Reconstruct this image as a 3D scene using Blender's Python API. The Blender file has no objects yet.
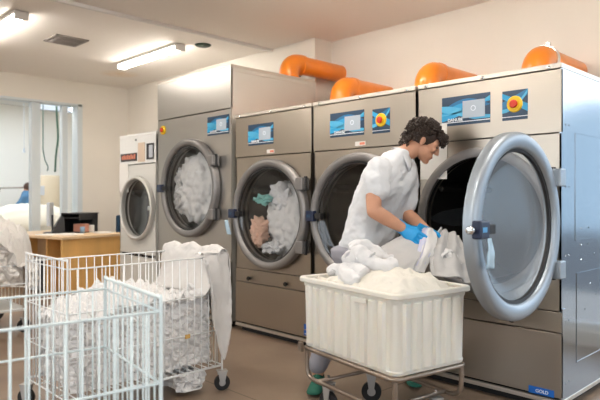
import bpy, bmesh, math, random
from mathutils import Vector, Matrix, noise
PI = math.pi
random.seed(4)
C = bpy.context.scene.collection
HC = 1.2376            # camera height
FX = Vector((-.7145, .6997, 0)); RX = Vector((.6997, .7145, 0))
def at(px, py, d):      # a point seen at a pixel, d metres away along the view
    return FX*d + RX*(d*(px-300)/583) + Vector((0, 0, HC - d*(py-197.5)/583))

# ------------------------------------------------------------------ materials
def mat(name, col, rough=.5, metal=0, bump=None, var=None, emit=None, spec=.5, trans=0, sss=0, coat=0, scale=(1,1,1), alpha=1):
    m = bpy.data.materials.new(name); m.use_nodes = True
    nt = m.node_tree; b = nt.nodes['Principled BSDF']
    b.inputs['Base Color'].default_value = (*col, 1)
    b.inputs['Roughness'].default_value = rough
    b.inputs['Metallic'].default_value = metal
    b.inputs['Specular IOR Level'].default_value = spec
    b.inputs['Transmission Weight'].default_value = trans
    b.inputs['Coat Weight'].default_value = coat
    if sss:
        b.inputs['Subsurface Weight'].default_value = sss
        b.inputs['Subsurface Radius'].default_value = (.02, .015, .01)
    if emit:
        b.inputs['Emission Color'].default_value = (*emit[0], 1); b.inputs['Emission Strength'].default_value = emit[1]
    if bump or var:
        tc = nt.nodes.new('ShaderNodeTexCoord'); mp = nt.nodes.new('ShaderNodeMapping')
        mp.inputs['Scale'].default_value = scale
        nt.links.new(tc.outputs['Object'], mp.inputs['Vector'])
        if bump:
            n = nt.nodes.new('ShaderNodeTexNoise'); n.inputs['Scale'].default_value = bump[0]; n.inputs['Detail'].default_value = 4
            bu = nt.nodes.new('ShaderNodeBump'); bu.inputs['Strength'].default_value = bump[1]; bu.inputs['Distance'].default_value = bump[2] if len(bump) > 2 else .005
            nt.links.new(mp.outputs[0], n.inputs['Vector']); nt.links.new(n.outputs[0], bu.inputs['Height']); nt.links.new(bu.outputs[0], b.inputs['Normal'])
        if var:
            n = nt.nodes.new('ShaderNodeTexNoise'); n.inputs['Scale'].default_value = var[0]; n.inputs['Detail'].default_value = 5
            r = nt.nodes.new('ShaderNodeValToRGB')
            r.color_ramp.elements[0].position = .3; r.color_ramp.elements[1].position = .7
            r.color_ramp.elements[0].color = (*[c*(1-var[1]) for c in col], 1); r.color_ramp.elements[1].color = (*[min(1, c*(1+var[1])) for c in col], 1)
            nt.links.new(mp.outputs[0], n.inputs['Vector']); nt.links.new(n.outputs[0], r.inputs[0]); nt.links.new(r.outputs[0], b.inputs['Base Color'])
    return m
def glass(name, tint, refl=1.0, haze=0):
    m = bpy.data.materials.new(name); m.use_nodes = True; nt = m.node_tree; nt.nodes.clear()
    o = nt.nodes.new('ShaderNodeOutputMaterial'); mx = nt.nodes.new('ShaderNodeMixShader')
    t = nt.nodes.new('ShaderNodeBsdfTransparent'); t.inputs[0].default_value = (*tint, 1)
    g = nt.nodes.new('ShaderNodeBsdfGlossy'); g.inputs['Roughness'].default_value = .03
    f = nt.nodes.new('ShaderNodeLayerWeight'); f.inputs[0].default_value = .5
    pw = nt.nodes.new('ShaderNodeMath'); pw.operation = 'POWER'; pw.inputs[1].default_value = 4
    ma = nt.nodes.new('ShaderNodeMath'); ma.operation = 'MULTIPLY_ADD'; ma.inputs[1].default_value = .92; ma.inputs[2].default_value = .05
    mm = nt.nodes.new('ShaderNodeMath'); mm.operation = 'MULTIPLY'; mm.inputs[1].default_value = refl; mm.use_clamp = True
    nt.links.new(f.outputs['Facing'], pw.inputs[0]); nt.links.new(pw.outputs[0], ma.inputs[0]); nt.links.new(ma.outputs[0], mm.inputs[0]); nt.links.new(mm.outputs[0], mx.inputs[0])
    if haze:      # grey veil painted in for the soft window reflection on the pane
        df = nt.nodes.new('ShaderNodeBsdfDiffuse'); df.inputs[0].default_value = (.42, .46, .50, 1); h = nt.nodes.new('ShaderNodeMixShader'); h.inputs[0].default_value = haze
        nt.links.new(t.outputs[0], h.inputs[1]); nt.links.new(df.outputs[0], h.inputs[2]); t = h; g.inputs['Roughness'].default_value = .12
    nt.links.new(t.outputs[0], mx.inputs[1]); nt.links.new(g.outputs[0], mx.inputs[2]); nt.links.new(mx.outputs[0], o.inputs[0])
    return m
m_steel = mat('brushed_steel', (.44, .395, .335), .30, .95, bump=(6, .05, .004), scale=(1, 1, 30))
m_steel_side = mat('side_steel', (.36, .40, .44), .14, .95, bump=(1.6, .08, .01))
m_dside = mat('pale_steel', (.62, .60, .55), .4, .5)
m_lid = mat('lid_steel', (.62, .58, .52), .35, .8)
m_ring = mat('ring_grey', (.24, .23, .225), .38, .5)
m_ring_open = mat('ring_reflection_tint', (.36, .41, .46), .42, .7)  # ring metal again, with the window's blue reflection put into its colour
m_dark = mat('black_rubber', (.012, .012, .013), .55)
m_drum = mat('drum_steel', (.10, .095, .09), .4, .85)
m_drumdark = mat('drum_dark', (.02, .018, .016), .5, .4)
m_chrome = mat('chrome', (.7, .7, .7), .15, 1)
m_navy = mat('navy_plastic', (.012, .022, .06), .35)
m_blue = mat('badge_blue', (.01, .14, .55), .4)
m_panel = mat('panel_navy', (.018, .055, .11), .3)
m_sw1 = mat('panel_sky', (.02, .36, .68), .3); m_sw2 = mat('panel_pale', (.08, .46, .74), .3); m_sw3 = mat('panel_mid', (.01, .17, .38), .3)
m_screen = mat('screen_grey', (.32, .36, .40), .2, emit=((.6, .68, .75), .25))
m_white_txt = mat('white_print', (.8, .85, .9), .5)
m_yellow = mat('yellow_plastic', (.85, .55, .01), .4); m_red = mat('red_plastic', (.65, .04, .01), .35)
m_sticker = mat('sticker_white', (.8, .76, .72), .6); m_pink = mat('print_salmon', (.75, .25, .15), .6)
m_orange = mat('orange_duct', (.90, .255, .02), .3, coat=.3, var=(3, .12))
m_wall = mat('cream_wall', (.80, .755, .685), .85, bump=(40, .06), var=(1.2, .03))
m_ceil = mat('ceiling_paint', (.88, .83, .78), .9, bump=(30, .05))
m_trimw = mat('white_trim', (.75, .73, .70), .6)
m_next = mat('next_room_paint', (.90, .87, .80), .8)
m_frameblue = mat('pale_blue_frame', (.64, .70, .73), .5)
m_white = mat('white_paint', (.78, .78, .76), .5)
m_enamel = mat('white_enamel', (.66, .65, .61), .4)
m_wire = mat('white_wire', (.80, .82, .82), .35)
m_wire2 = mat('pale_blue_wire', (.70, .80, .82), .35)
m_tub = mat('tub_plastic', (.76, .74, .67), .4, sss=.3, var=(3, .04))
m_tube = mat('tube_steel', (.34, .28, .23), .35, .85)
m_wheelgrey = mat('caster_grey', (.45, .44, .43), .4, .5)
m_cloth = mat('white_cotton', (.68, .68, .69), .9, bump=(120, .15, .002))
m_linen = mat('white_linen', (.74, .73, .72), .85, bump=(60, .3, .003))
m_linen_cream = mat('cream_linen', (.78, .72, .64), .9, bump=(60, .3, .003))
m_towel = mat('cream_towel', (.72, .69, .62), .95, bump=(160, .5, .003))
m_lav = mat('lavender_cloth', (.60, .60, .74), .9, bump=(120, .2, .002))
m_greycloth = mat('pale_grey_cloth', (.52, .51, .50), .9, bump=(120, .2, .002))
m_teal = mat('teal_towel', (.25, .55, .52), .95); m_peach = mat('peach_towel', (.75, .48, .36), .95)
m_shirt = mat('white_polo', (.71, .73, .76), .85, bump=(25, .25, .006))
m_skin = mat('skin', (.58, .30, .19), .5, sss=.12, var=(14, .08))
m_hair = mat('dark_curly_hair', (.032, .018, .012), .45)
m_glove = mat('blue_nitrile', (.0, .29, .66), .4)
m_trouser = mat('grey_trousers', (.30, .30, .34), .9)
m_shoe = mat('green_canvas', (.012, .12, .08), .8); m_sole = mat('shoe_sole', (.62, .58, .50), .7)
m_eye = mat('eye_dark', (.03, .02, .015), .3); m_lip = mat('lips', (.42, .15, .11), .5)
m_wood = mat('desk_wood', (.78, .45, .15), .5, var=(4, .12), scale=(1, 1, .15))
m_woodtop = mat('desk_top', (.72, .52, .32), .5)
m_black = mat('black_plastic', (.018, .018, .02), .4); m_paper = mat('paper', (.82, .80, .76), .8)
m_greybox = mat('pc_grey', (.50, .53, .58), .5); m_cable = mat('green_cable', (.02, .07, .04), .5)
m_denim = mat('blue_shirt', (.10, .22, .36), .9); m_brownhair = mat('brown_hair', (.07, .03, .015), .7)
m_tank = mat('cream_tank', (.58, .49, .36), .5); m_chairblue = mat('navy_fabric', (.02, .05, .09), .9)
m_glass = glass('door_glass', (.86, .87, .88), 1.2); m_glassopen = glass('open_door_glass', (.80, .84, .86), 1.0, haze=.30)
m_lamp = mat('lamp_diffuser', (.9, .85, .75), .5, emit=((1.0, .93, .84), 44))
m_plasticbag = mat('clear_film', (.45, .62, .75), .25)
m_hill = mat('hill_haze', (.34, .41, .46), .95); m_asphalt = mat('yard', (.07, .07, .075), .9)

# ------------------------------------------------------------------ mesh tools
class G:
    def __init__(s): s.b = bmesh.new()
    def box(s, lo, hi, bev=0, mtx=None):
        t = bmesh.new(); bmesh.ops.create_cube(t, size=1)
        lo = Vector(lo); hi = Vector(hi)
        for v in t.verts: v.co = Vector([lo[i] + (v.co[i]+.5)*(hi[i]-lo[i]) for i in range(3)])
        if bev: bmesh.ops.bevel(t, geom=t.edges[:], offset=bev, segments=2, affect='EDGES', profile=.5)
        if mtx: t.transform(mtx)
        me = bpy.data.meshes.new('t'); t.to_mesh(me); t.free(); s.b.from_mesh(me); bpy.data.meshes.remove(me); return s
    def tube(s, pts, r, seg=10, closed=False, cap=True, flat=None):
        pts = [Vector(p) for p in pts]; n = len(pts)
        rs = r if isinstance(r, (list, tuple)) else [r]*n
        rings = []; up = None
        for i, p in enumerate(pts):
            if closed: t = pts[(i+1) % n] - pts[i-1]
            else: t = pts[min(i+1, n-1)] - pts[max(i-1, 0)]
            t.normalize()
            if up is None: up = Vector((0, 0, 1)) if abs(t.z) < .9 else Vector((1, 0, 0))
            a = up - t*up.dot(t)
            if a.length < 1e-4: a = t.orthogonal()
            a.normalize(); up = a; c = t.cross(a); k = rs[i]
            ka, kc = (k if isinstance(k, tuple) else (k, k))
            rings.append([s.b.verts.new(p + a*(ka*math.cos(2*PI*j/seg)) + c*(kc*math.sin(2*PI*j/seg))) for j in range(seg)])
        for i in range(n if closed else n-1):
            A, B = rings[i], rings[(i+1) % n]
            for j in range(seg): s.b.faces.new((A[j], A[(j+1) % seg], B[(j+1) % seg], B[j]))
        if cap and not closed:
            s.b.faces.new(rings[0][::-1]); s.b.faces.new(rings[-1])
        return s
    def loft(s, rings, cap=True, closed_ring=True):
        R = [[s.b.verts.new(Vector(p)) for p in r] for r in rings]
        for A, B in zip(R, R[1:]):
            m = len(A)
            for j in range(m if closed_ring else m-1): s.b.faces.new((A[j], A[(j+1) % m], B[(j+1) % m], B[j]))
        if cap and closed_ring:
            s.b.faces.new(R[0][::-1]); s.b.faces.new(R[-1])
        return s
    def lathe(s, prof, c, ax='y', seg=64, closed=False, cap=True):   # prof: (radius, along axis)
        c = Vector(c); rings = []
        for r, h in prof:
            ring = []
            for j in range(seg):
                a = 2*PI*j/seg; u, v = r*math.cos(a), r*math.sin(a)
                d = {'y': (u, h, v), 'z': (u, v, h), 'x': (h, u, v)}[ax]
                ring.append(s.b.verts.new(c + Vector(d)))
            rings.append(ring)
        n = len(rings)
        for i in range(n if closed else n-1):
            A, B = rings[i], rings[(i+1) % n]
            for j in range(seg): s.b.faces.new((A[j], A[(j+1) % seg], B[(j+1) % seg], B[j]))
        if not closed and cap:
            for q in (rings[0], rings[-1]):
                try: s.b.faces.new(q)
                except Exception: pass
        return s
    def ell(s, c, r, mtx=None, seg=16):
        t = bmesh.new(); bmesh.ops.create_uvsphere(t, u_segments=seg, v_segments=max(6, seg*3//4), radius=1)
        for v in t.verts: v.co = Vector((v.co.x*r[0], v.co.y*r[1], v.co.z*r[2]))
        if mtx is not None: t.transform(mtx)
        bmesh.ops.translate(t, verts=t.verts, vec=Vector(c))
        me = bpy.data.meshes.new('t'); t.to_mesh(me); t.free(); s.b.from_mesh(me); bpy.data.meshes.remove(me); return s
    def prism(s, pts, y0, y1):   # pts are (x,z)
        s.loft([[(x, y0, z) for x, z in pts], [(x, y1, z) for x, z in pts]]); return s
    def tf(s, m): s.b.transform(m); return s
    def done(s, name, m, parent=None, smooth=False, world=False, auto=None, remesh=None, sm=0, sub=0):
        bmesh.ops.recalc_face_normals(s.b, faces=s.b.faces)
        if world and parent is not None: s.b.transform(Matrix.Translation(-parent.location) if parent.rotation_euler.z == 0 else (Matrix.Translation(parent.location) @ Matrix.Rotation(parent.rotation_euler.z, 4, 'Z')).inverted())
        me = bpy.data.meshes.new(name); s.b.to_mesh(me); s.b.free()
        if smooth:
            for p in me.polygons: p.use_smooth = True
        if auto:
            for p in me.polygons: p.use_smooth = True
            me.set_sharp_from_angle(angle=math.radians(auto))
        me.materials.append(m)
        o = bpy.data.objects.new(name, me); C.objects.link(o)
        if parent is not None: o.parent = parent
        if remesh:
            md = o.modifiers.new('r', 'REMESH'); md.mode = 'VOXEL'; md.voxel_size = remesh; md.use_smooth_shade = True
        if sm:
            md = o.modifiers.new('s', 'SMOOTH'); md.factor = .5; md.iterations = sm
        if sub:
            md = o.modifiers.new('u', 'SUBSURF'); md.levels = sub; md.render_levels = sub
        return o
def text_obj(s, size, name, m, parent, loc, depth=.001):      # lettering facing -y
    cu = bpy.data.curves.new('t', 'FONT'); cu.body = s; cu.size = size; cu.extrude = depth; cu.offset = size*.02
    t = bpy.data.objects.new('t', cu); C.objects.link(t)
    me = bpy.data.meshes.new_from_object(t); bpy.data.objects.remove(t)
    me.transform(Matrix.Translation(Vector(loc)) @ Matrix.Rotation(PI/2, 4, 'X')); me.materials.clear(); me.materials.append(m)
    o = bpy.data.objects.new(name, me); C.objects.link(o); o.parent = parent; return o
def thing(name, label, cat, loc=(0, 0, 0), rz=0, group=None):
    o = bpy.data.objects.new(name, None); C.objects.link(o); o.empty_display_size = .1
    o.location = loc; o.rotation_euler = (0, 0, rz); o['label'] = label; o['category'] = cat
    if group: o['group'] = group
    return o
def tag(o, label, cat, group=None, kind=None):
    o['label'] = label; o['category'] = cat
    if group: o['group'] = group
    if kind: o['kind'] = kind
    return o
def struct(o, label=None):
    o['kind'] = 'structure'
    if label: o['label'] = label
    return o
def dup(root, loc, rz, label, group=None):
    r = root.copy(); C.objects.link(r); r.location = loc; r.rotation_euler = (0, 0, rz); r['label'] = label
    if group: r['group'] = group
    for ch in list(root.children):
        c = ch.copy(); C.objects.link(c); c.parent = r
        for g in ch.children:
            d = g.copy(); C.objects.link(d); d.parent = c
    return r
def cr(P, t):          # Catmull-Rom through points
    n = len(P)-1; i = min(int(t), n-1); f = t-i
    p0, p1, p2, p3 = P[max(i-1, 0)], P[i], P[i+1], P[min(i+2, n)]
    return .5*((2*p1) + (p2-p0)*f + (2*p0-5*p1+4*p2-p3)*f*f + (3*p1-p0-3*p2+p3)*f*f*f)
def smooth_path(pts, k=6):
    P = [Vector(p) for p in pts]; return [cr(P, i/k) for i in range((len(P)-1)*k+1)]
def crump(p, sc, amp, seed=0):
    q = p*sc + Vector((seed*7.3, seed*3.1, seed*1.7))
    return amp*(noise.noise(q, noise_basis='VORONOI_F2F1')*1.0 + .5*noise.noise(q*2.1, noise_basis='VORONOI_F2F1') - .5)
def sheet(ctrl, nu, nv, name, m, parent=None, thick=.006, fold=(14, .012), fine=(40, .003), world=True, seed=1, axis=None):
    rows = [[Vector(p) for p in r] for r in ctrl]
    nr, nc = len(rows), len(rows[0]); b = bmesh.new(); V = []
    for i in range(nu+1):
        t = i/nu*(nr-1); row = [cr([rows[k][j] for k in range(nr)], t) for j in range(nc)]
        V.append([b.verts.new(cr(row, k/nv*(nc-1))) for k in range(nv+1)])
    for i in range(nu):
        for j in range(nv): b.faces.new((V[i][j], V[i][j+1], V[i+1][j+1], V[i+1][j]))
    b.normal_update()
    for i in range(nu+1):
        for j in range(nv+1):
            v = V[i][j]; q = v.co + Vector((seed, seed*2, seed*3)); uu = i/nu; vv = j/nv
            w = noise.noise(Vector((vv*fold[0], uu*2.2, seed*5.1)))*fold[1]*2
            w2 = crump(v.co, fine[0]*.5, fine[1]*2, seed) if fine[1] else 0
            v.co = v.co + v.normal*(w + w2)
    g = G(); g.b.free(); g.b = b
    o = g.done(name, m, parent, smooth=True, world=world)
    md = o.modifiers.new('t', 'SOLIDIFY'); md.thickness = thick; md.offset = 0
    return o
def mound(name, m, parent, fn, nx, ny, x0, x1, y0, y1, zb, mtx=None, amp=.03, sc=9, seed=1, flat=True, side=0.0, lump=.02):
    """a closed heap: side walls down to zb, top z = fn(u,v), crumpled all over"""
    b = bmesh.new(); nz = max(2, int(((fn(.5, .5)-zb))/((x1-x0)/nx)))
    top = {}
    def disp(p, n):
        return p + n*(crump(p, sc, amp, seed)) + Vector((noise.noise(p*sc*.6+Vector((seed, 0, 0))), noise.noise(p*sc*.6+Vector((0, seed, 0))), noise.noise(p*sc*.6+Vector((0, 0, seed)))))*lump
    for i in range(nx+1):
        for j in range(ny+1):
            u, v = i/nx, j/ny; z = fn(u, v)
            p = Vector((x0+(x1-x0)*u, y0+(y1-y0)*v, z)); edge = i in (0, nx) or j in (0, ny)
            n = Vector((0, 0, 1)) if not edge else Vector(((-1 if i == 0 else 1 if i == nx else 0), (-1 if j == 0 else 1 if j == ny else 0), .3)).normalized()
            top[i, j] = (b.verts.new(disp(p, n)), z)
    for i in range(nx):
        for j in range(ny): b.faces.new((top[i, j][0], top[i+1, j][0], top[i+1, j+1][0], top[i, j+1][0]))
    per = [(i, 0) for i in range(nx)] + [(nx, j) for j in range(ny)] + [(i, ny) for i in range(nx, 0, -1)] + [(0, j) for j in range(ny, 0, -1)]
    prev = [top[k][0] for k in per]
    for q in range(1, nz+1):
        cur = []
        for (i, j) in per:
            z = top[i, j][1]; zz = z + (zb-z)*q/nz
            p = Vector((x0+(x1-x0)*i/nx, y0+(y1-y0)*j/ny, zz))
            n = Vector(((-1 if i == 0 else 1 if i == nx else 0), (-1 if j == 0 else 1 if j == ny else 0), 0)).normalized()
            cur.append(b.verts.new(disp(p, n)))
        for k in range(len(per)): b.faces.new((prev[k], prev[(k+1) % len(per)], cur[(k+1) % len(per)], cur[k]))
        prev = cur
    b.faces.new(prev)
    if mtx: b.transform(mtx)
    g = G(); g.b.free(); g.b = b
    return g.done(name, m, parent, smooth=not flat)

# ------------------------------------------------------------------ the room
XL, XR, YB, YF, ZC = -9.1, 3.2, 5.1, -3.4, 3.08
def quadbox(name, lo, hi, m, label=None):
    return struct(G().box(lo, hi).done(name, m), label)
def floor_mat():
    m = mat('polished_concrete', (.30, .22, .155), .32, spec=.45)
    nt = m.node_tree; b = nt.nodes['Principled BSDF']; tc = nt.nodes.new('ShaderNodeTexCoord')
    n = nt.nodes.new('ShaderNodeTexNoise'); n.inputs['Scale'].default_value = 1.6; n.inputs['Detail'].default_value = 8
    r = nt.nodes.new('ShaderNodeValToRGB'); r.color_ramp.elements[0].position = .3; r.color_ramp.elements[1].position = .72
    r.color_ramp.elements[0].color = (.18, .125, .09, 1); r.color_ramp.elements[1].color = (.29, .215, .155, 1)
    br = nt.nodes.new('ShaderNodeTexBrick'); br.inputs['Scale'].default_value = 1; br.offset = 0
    br.inputs['Brick Width'].default_value = 2.3; br.inputs['Row Height'].default_value = 2.3; br.inputs['Mortar Size'].default_value = .006
    br.inputs['Color1'].default_value = br.inputs['Color2'].default_value = (1, 1, 1, 1); br.inputs['Mortar'].default_value = (.45, .42, .4, 1)
    mx = nt.nodes.new('ShaderNodeMix'); mx.data_type = 'RGBA'; mx.blend_type = 'MULTIPLY'; mx.inputs[0].default_value = 1
    nt.links.new(tc.outputs['Object'], n.inputs['Vector']); nt.links.new(tc.outputs['Object'], br.inputs['Vector'])
    nt.links.new(n.outputs[0], r.inputs[0]); nt.links.new(r.outputs[0], mx.inputs[6]); nt.links.new(br.outputs[0], mx.inputs[7])
    nt.links.new(mx.outputs[2], b.inputs['Base Color'])
    return m
m_floor = floor_mat()
quadbox('floor', (-16, YF-.1, -.1), (XR+.1, 8.0, 0), m_floor)
# ceiling with an old water stain
nt = m_ceil.node_tree; tc = nt.nodes.new('ShaderNodeTexCoord'); vm = nt.nodes.new('ShaderNodeMapping')
vm.inputs['Location'].default_value = (8.1*3.2, -4.16*3.2, 0); vm.inputs['Scale'].default_value = (3.2, 3.2, 0)
gr = nt.nodes.new('ShaderNodeTexGradient'); gr.gradient_type = 'SPHERICAL'; ns = nt.nodes.new('ShaderNodeTexNoise'); ns.inputs['Scale'].default_value = 9
mu = nt.nodes.new('ShaderNodeMath'); mu.operation = 'MULTIPLY'; mx = nt.nodes.new('ShaderNodeMix'); mx.data_type = 'RGBA'
mx.inputs[6].default_value = (.88, .83, .78, 1); mx.inputs[7].default_value = (.75, .48, .20, 1)
nt.links.new(tc.outputs['Object'], vm.inputs[0]); nt.links.new(vm.outputs[0], gr.inputs[0]); nt.links.new(tc.outputs['Object'], ns.inputs['Vector'])
nt.links.new(gr.outputs[1], mu.inputs[0]); nt.links.new(ns.outputs[0], mu.inputs[1]); nt.links.new(mu.outputs[0], mx.inputs[0]); nt.links.new(mx.outputs[2], nt.nodes['Principled BSDF'].inputs['Base Color'])
quadbox('ceiling', (XL-.2, YF-.2, ZC), (XR+.2, YB+.2, ZC+.12), m_ceil)
# back wall with the glazed opening to the right of the dryers
WX0, WX1, WZ0, WZ1 = -1.3, 2.4, .12, 2.75
g = G(); g.box((-4.676, YB, 0), (WX0, YB+.2, ZC)).box((WX1, YB, 0), (XR+.2, YB+.2, ZC)).box((WX0, YB, WZ1), (WX1, YB+.2, ZC)).box((WX0, YB, 0), (WX1, YB+.2, WZ0))
struct(g.done('wall_back', m_wall))
quadbox('wall_back_chase', (XL-.2, 4.82, 0), (-4.676, YB+.2, ZC), m_wall)
def window(n, x0, x1, z0, z1, y, ax='y', div=2):
    w = bpy.data.objects.new('window_%d' % n, None); C.objects.link(w); struct(w)
    g = G(); f = .06
    def bx(a0, a1, c0, c1, t0=-.03, t1=.03):
        if ax == 'y': g.box((a0, y+t0, c0), (a1, y+t1, c1))
        else: g.box((y+t0, a0, c0), (y+t1, a1, c1))
    bx(x0, x1, z0, z0+f); bx(x0, x1, z1-f, z1); bx(x0, x0+f, z0, z1); bx(x1-f, x1, z0, z1)
    for k in range(1, div): xx = x0+(x1-x0)*k/div; bx(xx-.03, xx+.03, z0, z1)
    g.done('window_frame', m_trimw, w)
    g = G()
    if ax == 'y': g.box((x0+f, y-.004, z0+f), (x1-f, y+.004, z1-f))
    else: g.box((y-.004, x0+f, z0+f), (y+.004, x1-f, z1-f))
    g.done('window_pane', m_winglass, w)
m_winglass = glass('window_glass', (.97, .98, .99), .6)
window(1, WX0, WX1, WZ0, WZ1, YB+.1, 'y', 3)
# right wall with a wide window
RY0, RY1, RZ0, RZ1 = -2.2, 3.6, .9, 2.7
g = G(); g.box((XR, YF-.2, 0), (XR+.2, RY0, ZC)).box((XR, RY1, 0), (XR+.2, YB, ZC)).box((XR, RY0, 0), (XR+.2, RY1, RZ0)).box((XR, RY0, RZ1), (XR+.2, RY1, ZC))
struct(g.done('wall_right', m_wall)); window(2, RY0, RY1, RZ0, RZ1, XR+.1, 'x', 4)
# wall behind the camera with a window
FX0, FX1 = -6.5, 1.5
g = G(); g.box((XL-.2, YF-.2, 0), (FX0, YF, ZC)).box((FX1, YF-.2, 0), (XR, YF, ZC)).box((FX0, YF-.2, 0), (FX1, YF, 1.1)).box((FX0, YF-.2, 2.7), (FX1, YF, ZC))
struct(g.done('wall_front', m_wall)); window(3, FX0, FX1, 1.1, 2.7, YF-.1, 'y', 5)
# left wall with the wide opening to the next room
g = G(); g.box((XL-.2, 4.03, 0), (XL, 4.82, ZC)).box((XL-.2, .6, 2.716), (XL, 4.03, ZC)).box((XL-.2, YF, 0), (XL, .6, ZC))
struct(g.done('wall_left', m_wall))
g = G(); g.box((XL-.21, 3.96, 0), (XL+.01, 4.035, 2.72)).box((XL-.21, .6, 2.69), (XL+.01, 4.03, 2.72))
struct(g.done('trim_1', m_frameblue, None))
struct(G().box((XL-.16, 3.74, 0), (XL-.05, 3.82, 2.69)).done('trim_2', m_frameblue))
struct(G().box((XL-.16, 3.27, 0), (XL-.04, 3.40, 2.69)).done('trim_3', m_frameblue))
struct(G().box((-5.44, YF, ZC-.035), (-5.40, 4.82, ZC), .004).done('trim_4', m_trimw))
# next room
NX = -13.8
quadbox('wall_next_room_far', (NX-.2, -1, 0), (NX, 8, 3.4), m_next)
quadbox('wall_next_room_back', (NX, 7.0, 0), (XL-.2, 7.2, 3.4), m_next)
quadbox('wall_next_room_front', (NX, -1.2, 0), (XL-.2, -1, 3.4), m_next)
quadbox('wall_next_room_near', (XL-.4, 5.3, 0), (XL-.2, 7.0, 3.4), m_next)
g = G(); g.box((NX, -1.2, 3.3), (XL, 1.0, 3.42)).box((NX, 5.5, 3.3), (XL, 7.2, 3.42)).box((NX, 1.0, 3.3), (-12.8, 5.5, 3.42)).box((-10.2, 1.0, 3.3), (XL, 5.5, 3.42))
struct(g.done('ceiling_next_room', m_white))
# outside
quadbox('ground_outside', (-30, -40, -.5), (60, 60, -.12), m_asphalt)
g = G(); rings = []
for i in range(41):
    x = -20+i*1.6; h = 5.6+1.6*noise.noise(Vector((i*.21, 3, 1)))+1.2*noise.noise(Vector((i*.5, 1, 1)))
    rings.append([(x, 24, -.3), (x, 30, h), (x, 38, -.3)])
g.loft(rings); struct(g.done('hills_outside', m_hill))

# ------------------------------------------------------------------ ceiling fixtures
def lamp(x0, x1, y, label, group=None, z=None):
    t = thing('ceiling_light', label, 'ceiling light', ((x0+x1)/2, y, z or ZC)); h = (x1-x0)/2
    G().box((-h, -.07, -.035), (h, .07, 0), .004).done('housing', m_trimw, t)
    g = G(); rr = []
    for x, k in ((-h+.02, .7), (-h+.05, 1), (h-.05, 1), (h-.02, .7)):
        rr.append([(x, .06*k*math.cos(a), -.035-.05*k*math.sin(a)) for a in [PI*q/8 for q in range(9)]])
    g.loft(rr).done('diffuser', m_lamp, t, auto=40)
    for s in (-1, 1): G().box((s*h-.02, -.065, -.09), (s*h+.02, .065, -.01), .006).done('end_cap', m_trimw, t)
    return t
lamp(-7.43, -5.98, 3.85, 'lit tube ceiling light nearest the tall dryer')
lamp(-7.5, -6.03, 2.06, 'lit tube ceiling light cut by the left edge of the photo, beside the vent')
for i, (x, y) in enumerate(((-3.7, 1.2), (-3.7, -1.0), (-.6, 1.0), (-.6, -1.4), (-6.9, -.6), (-3.1, 3.1), (-.5, 3.2))):  # extra lamps added out of view to lift the room light
    lamp(x-.72, x+.72, y, 'unseen tube light added outside the frame to brighten the room').__setitem__('group', 'unseen tube lights added to brighten the room')
for y in (2.2, 3.4, 4.6): lamp(-10.15, -9.45, y, 'unseen tube light added above the opening to brighten the next room', z=3.3)['group'] = 'unseen tube lights added in the next room'  # added lamps, out of sight, that brighten the room beyond
t = thing('ceiling_vent', 'square dark grille vent in the ceiling between the two tube lights', 'vent', (-6.79, 2.82, ZC))
G().box((-.17, -.17, -.004), (.17, .17, 0)).done('backing', m_dark, t)
g = G(); g.box((-.19, -.19, -.014), (.19, -.165, 0)).box((-.19, .165, -.014), (.19, .19, 0)).box((-.19, -.19, -.014), (-.165, .19, 0)).box((.165, -.19, -.014), (.19, .19, 0)).box((-.01, -.165, -.014), (.01, .165, 0)); m_vent = mat('vent_grey', (.3, .27, .25), .6)
g.done('frame', m_vent, t)
for k in range(9):
    G().box((-.165, -.0015, -.012), (.165, .0015, .012), mtx=Matrix.Translation((0, -.14+k*.035, -.012)) @ Matrix.Rotation(.6, 4, 'X')).done('slat', m_vent, t)
o = G().lathe([(.0, -.02), (.07, -.02), (.09, -.012), (.1, 0)], (-5.85, 4.09, ZC), 'z', 24).done('smoke_detector', mat('dark_green_cap', (.02, .05, .03), .5), smooth=True)
tag(o, 'small dark round cap on the ceiling right of the lit tube', 'ceiling cap')
tag(G().box((-4.93, 4.80, 2.66), (-4.90, 4.82, 2.71), .004).done('wall_plug', mat('green_plug', (.1, .25, .18), .5)), 'tiny green plug on the cream wall left of the big orange elbow', 'wall plug')

# ------------------------------------------------------------------ machines
def front_with_hole(g, x0, x1, z0, z1, cx, cz, r, y, yb):
    ang = sorted([2*PI*k/72 for k in range(72)] + [math.atan2(zz-cz, xx-cx) % (2*PI) for xx in (x0, x1) for zz in (z0, z1)])
    out, inn, inb = [], [], []
    for a in ang:
        c, s = math.cos(a), math.sin(a); t = 1e9
        if c > 1e-6: t = min(t, (x1-cx)/c)
        if c < -1e-6: t = min(t, (x0-cx)/c)
        if s > 1e-6: t = min(t, (z1-cz)/s)
        if s < -1e-6: t = min(t, (z0-cz)/s)
        out.append(g.b.verts.new((cx+t*c, y, cz+t*s))); inn.append(g.b.verts.new((cx+r*c, y, cz+r*s))); inb.append(g.b.verts.new((cx+r*c, yb, cz+r*s)))
    n = len(ang)
    for i in range(n):
        j = (i+1) % n
        g.b.faces.new((out[i], out[j], inn[j], inn[i])); g.b.faces.new((inn[i], inn[j], inb[j], inb[i]))
def shell(W, D, z0, z1, mat_side, root, name='side_panel'):
    for s, x0, x1 in ((0, 0, .012), (1, W-.012, W)):
        G().box((x0, .0, z0), (x1, D, z1)).done(name, mat_side, root)
    G().box((.012, D-.012, z0), (W-.012, D, z1)).done('back_panel', m_steel, root)
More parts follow.
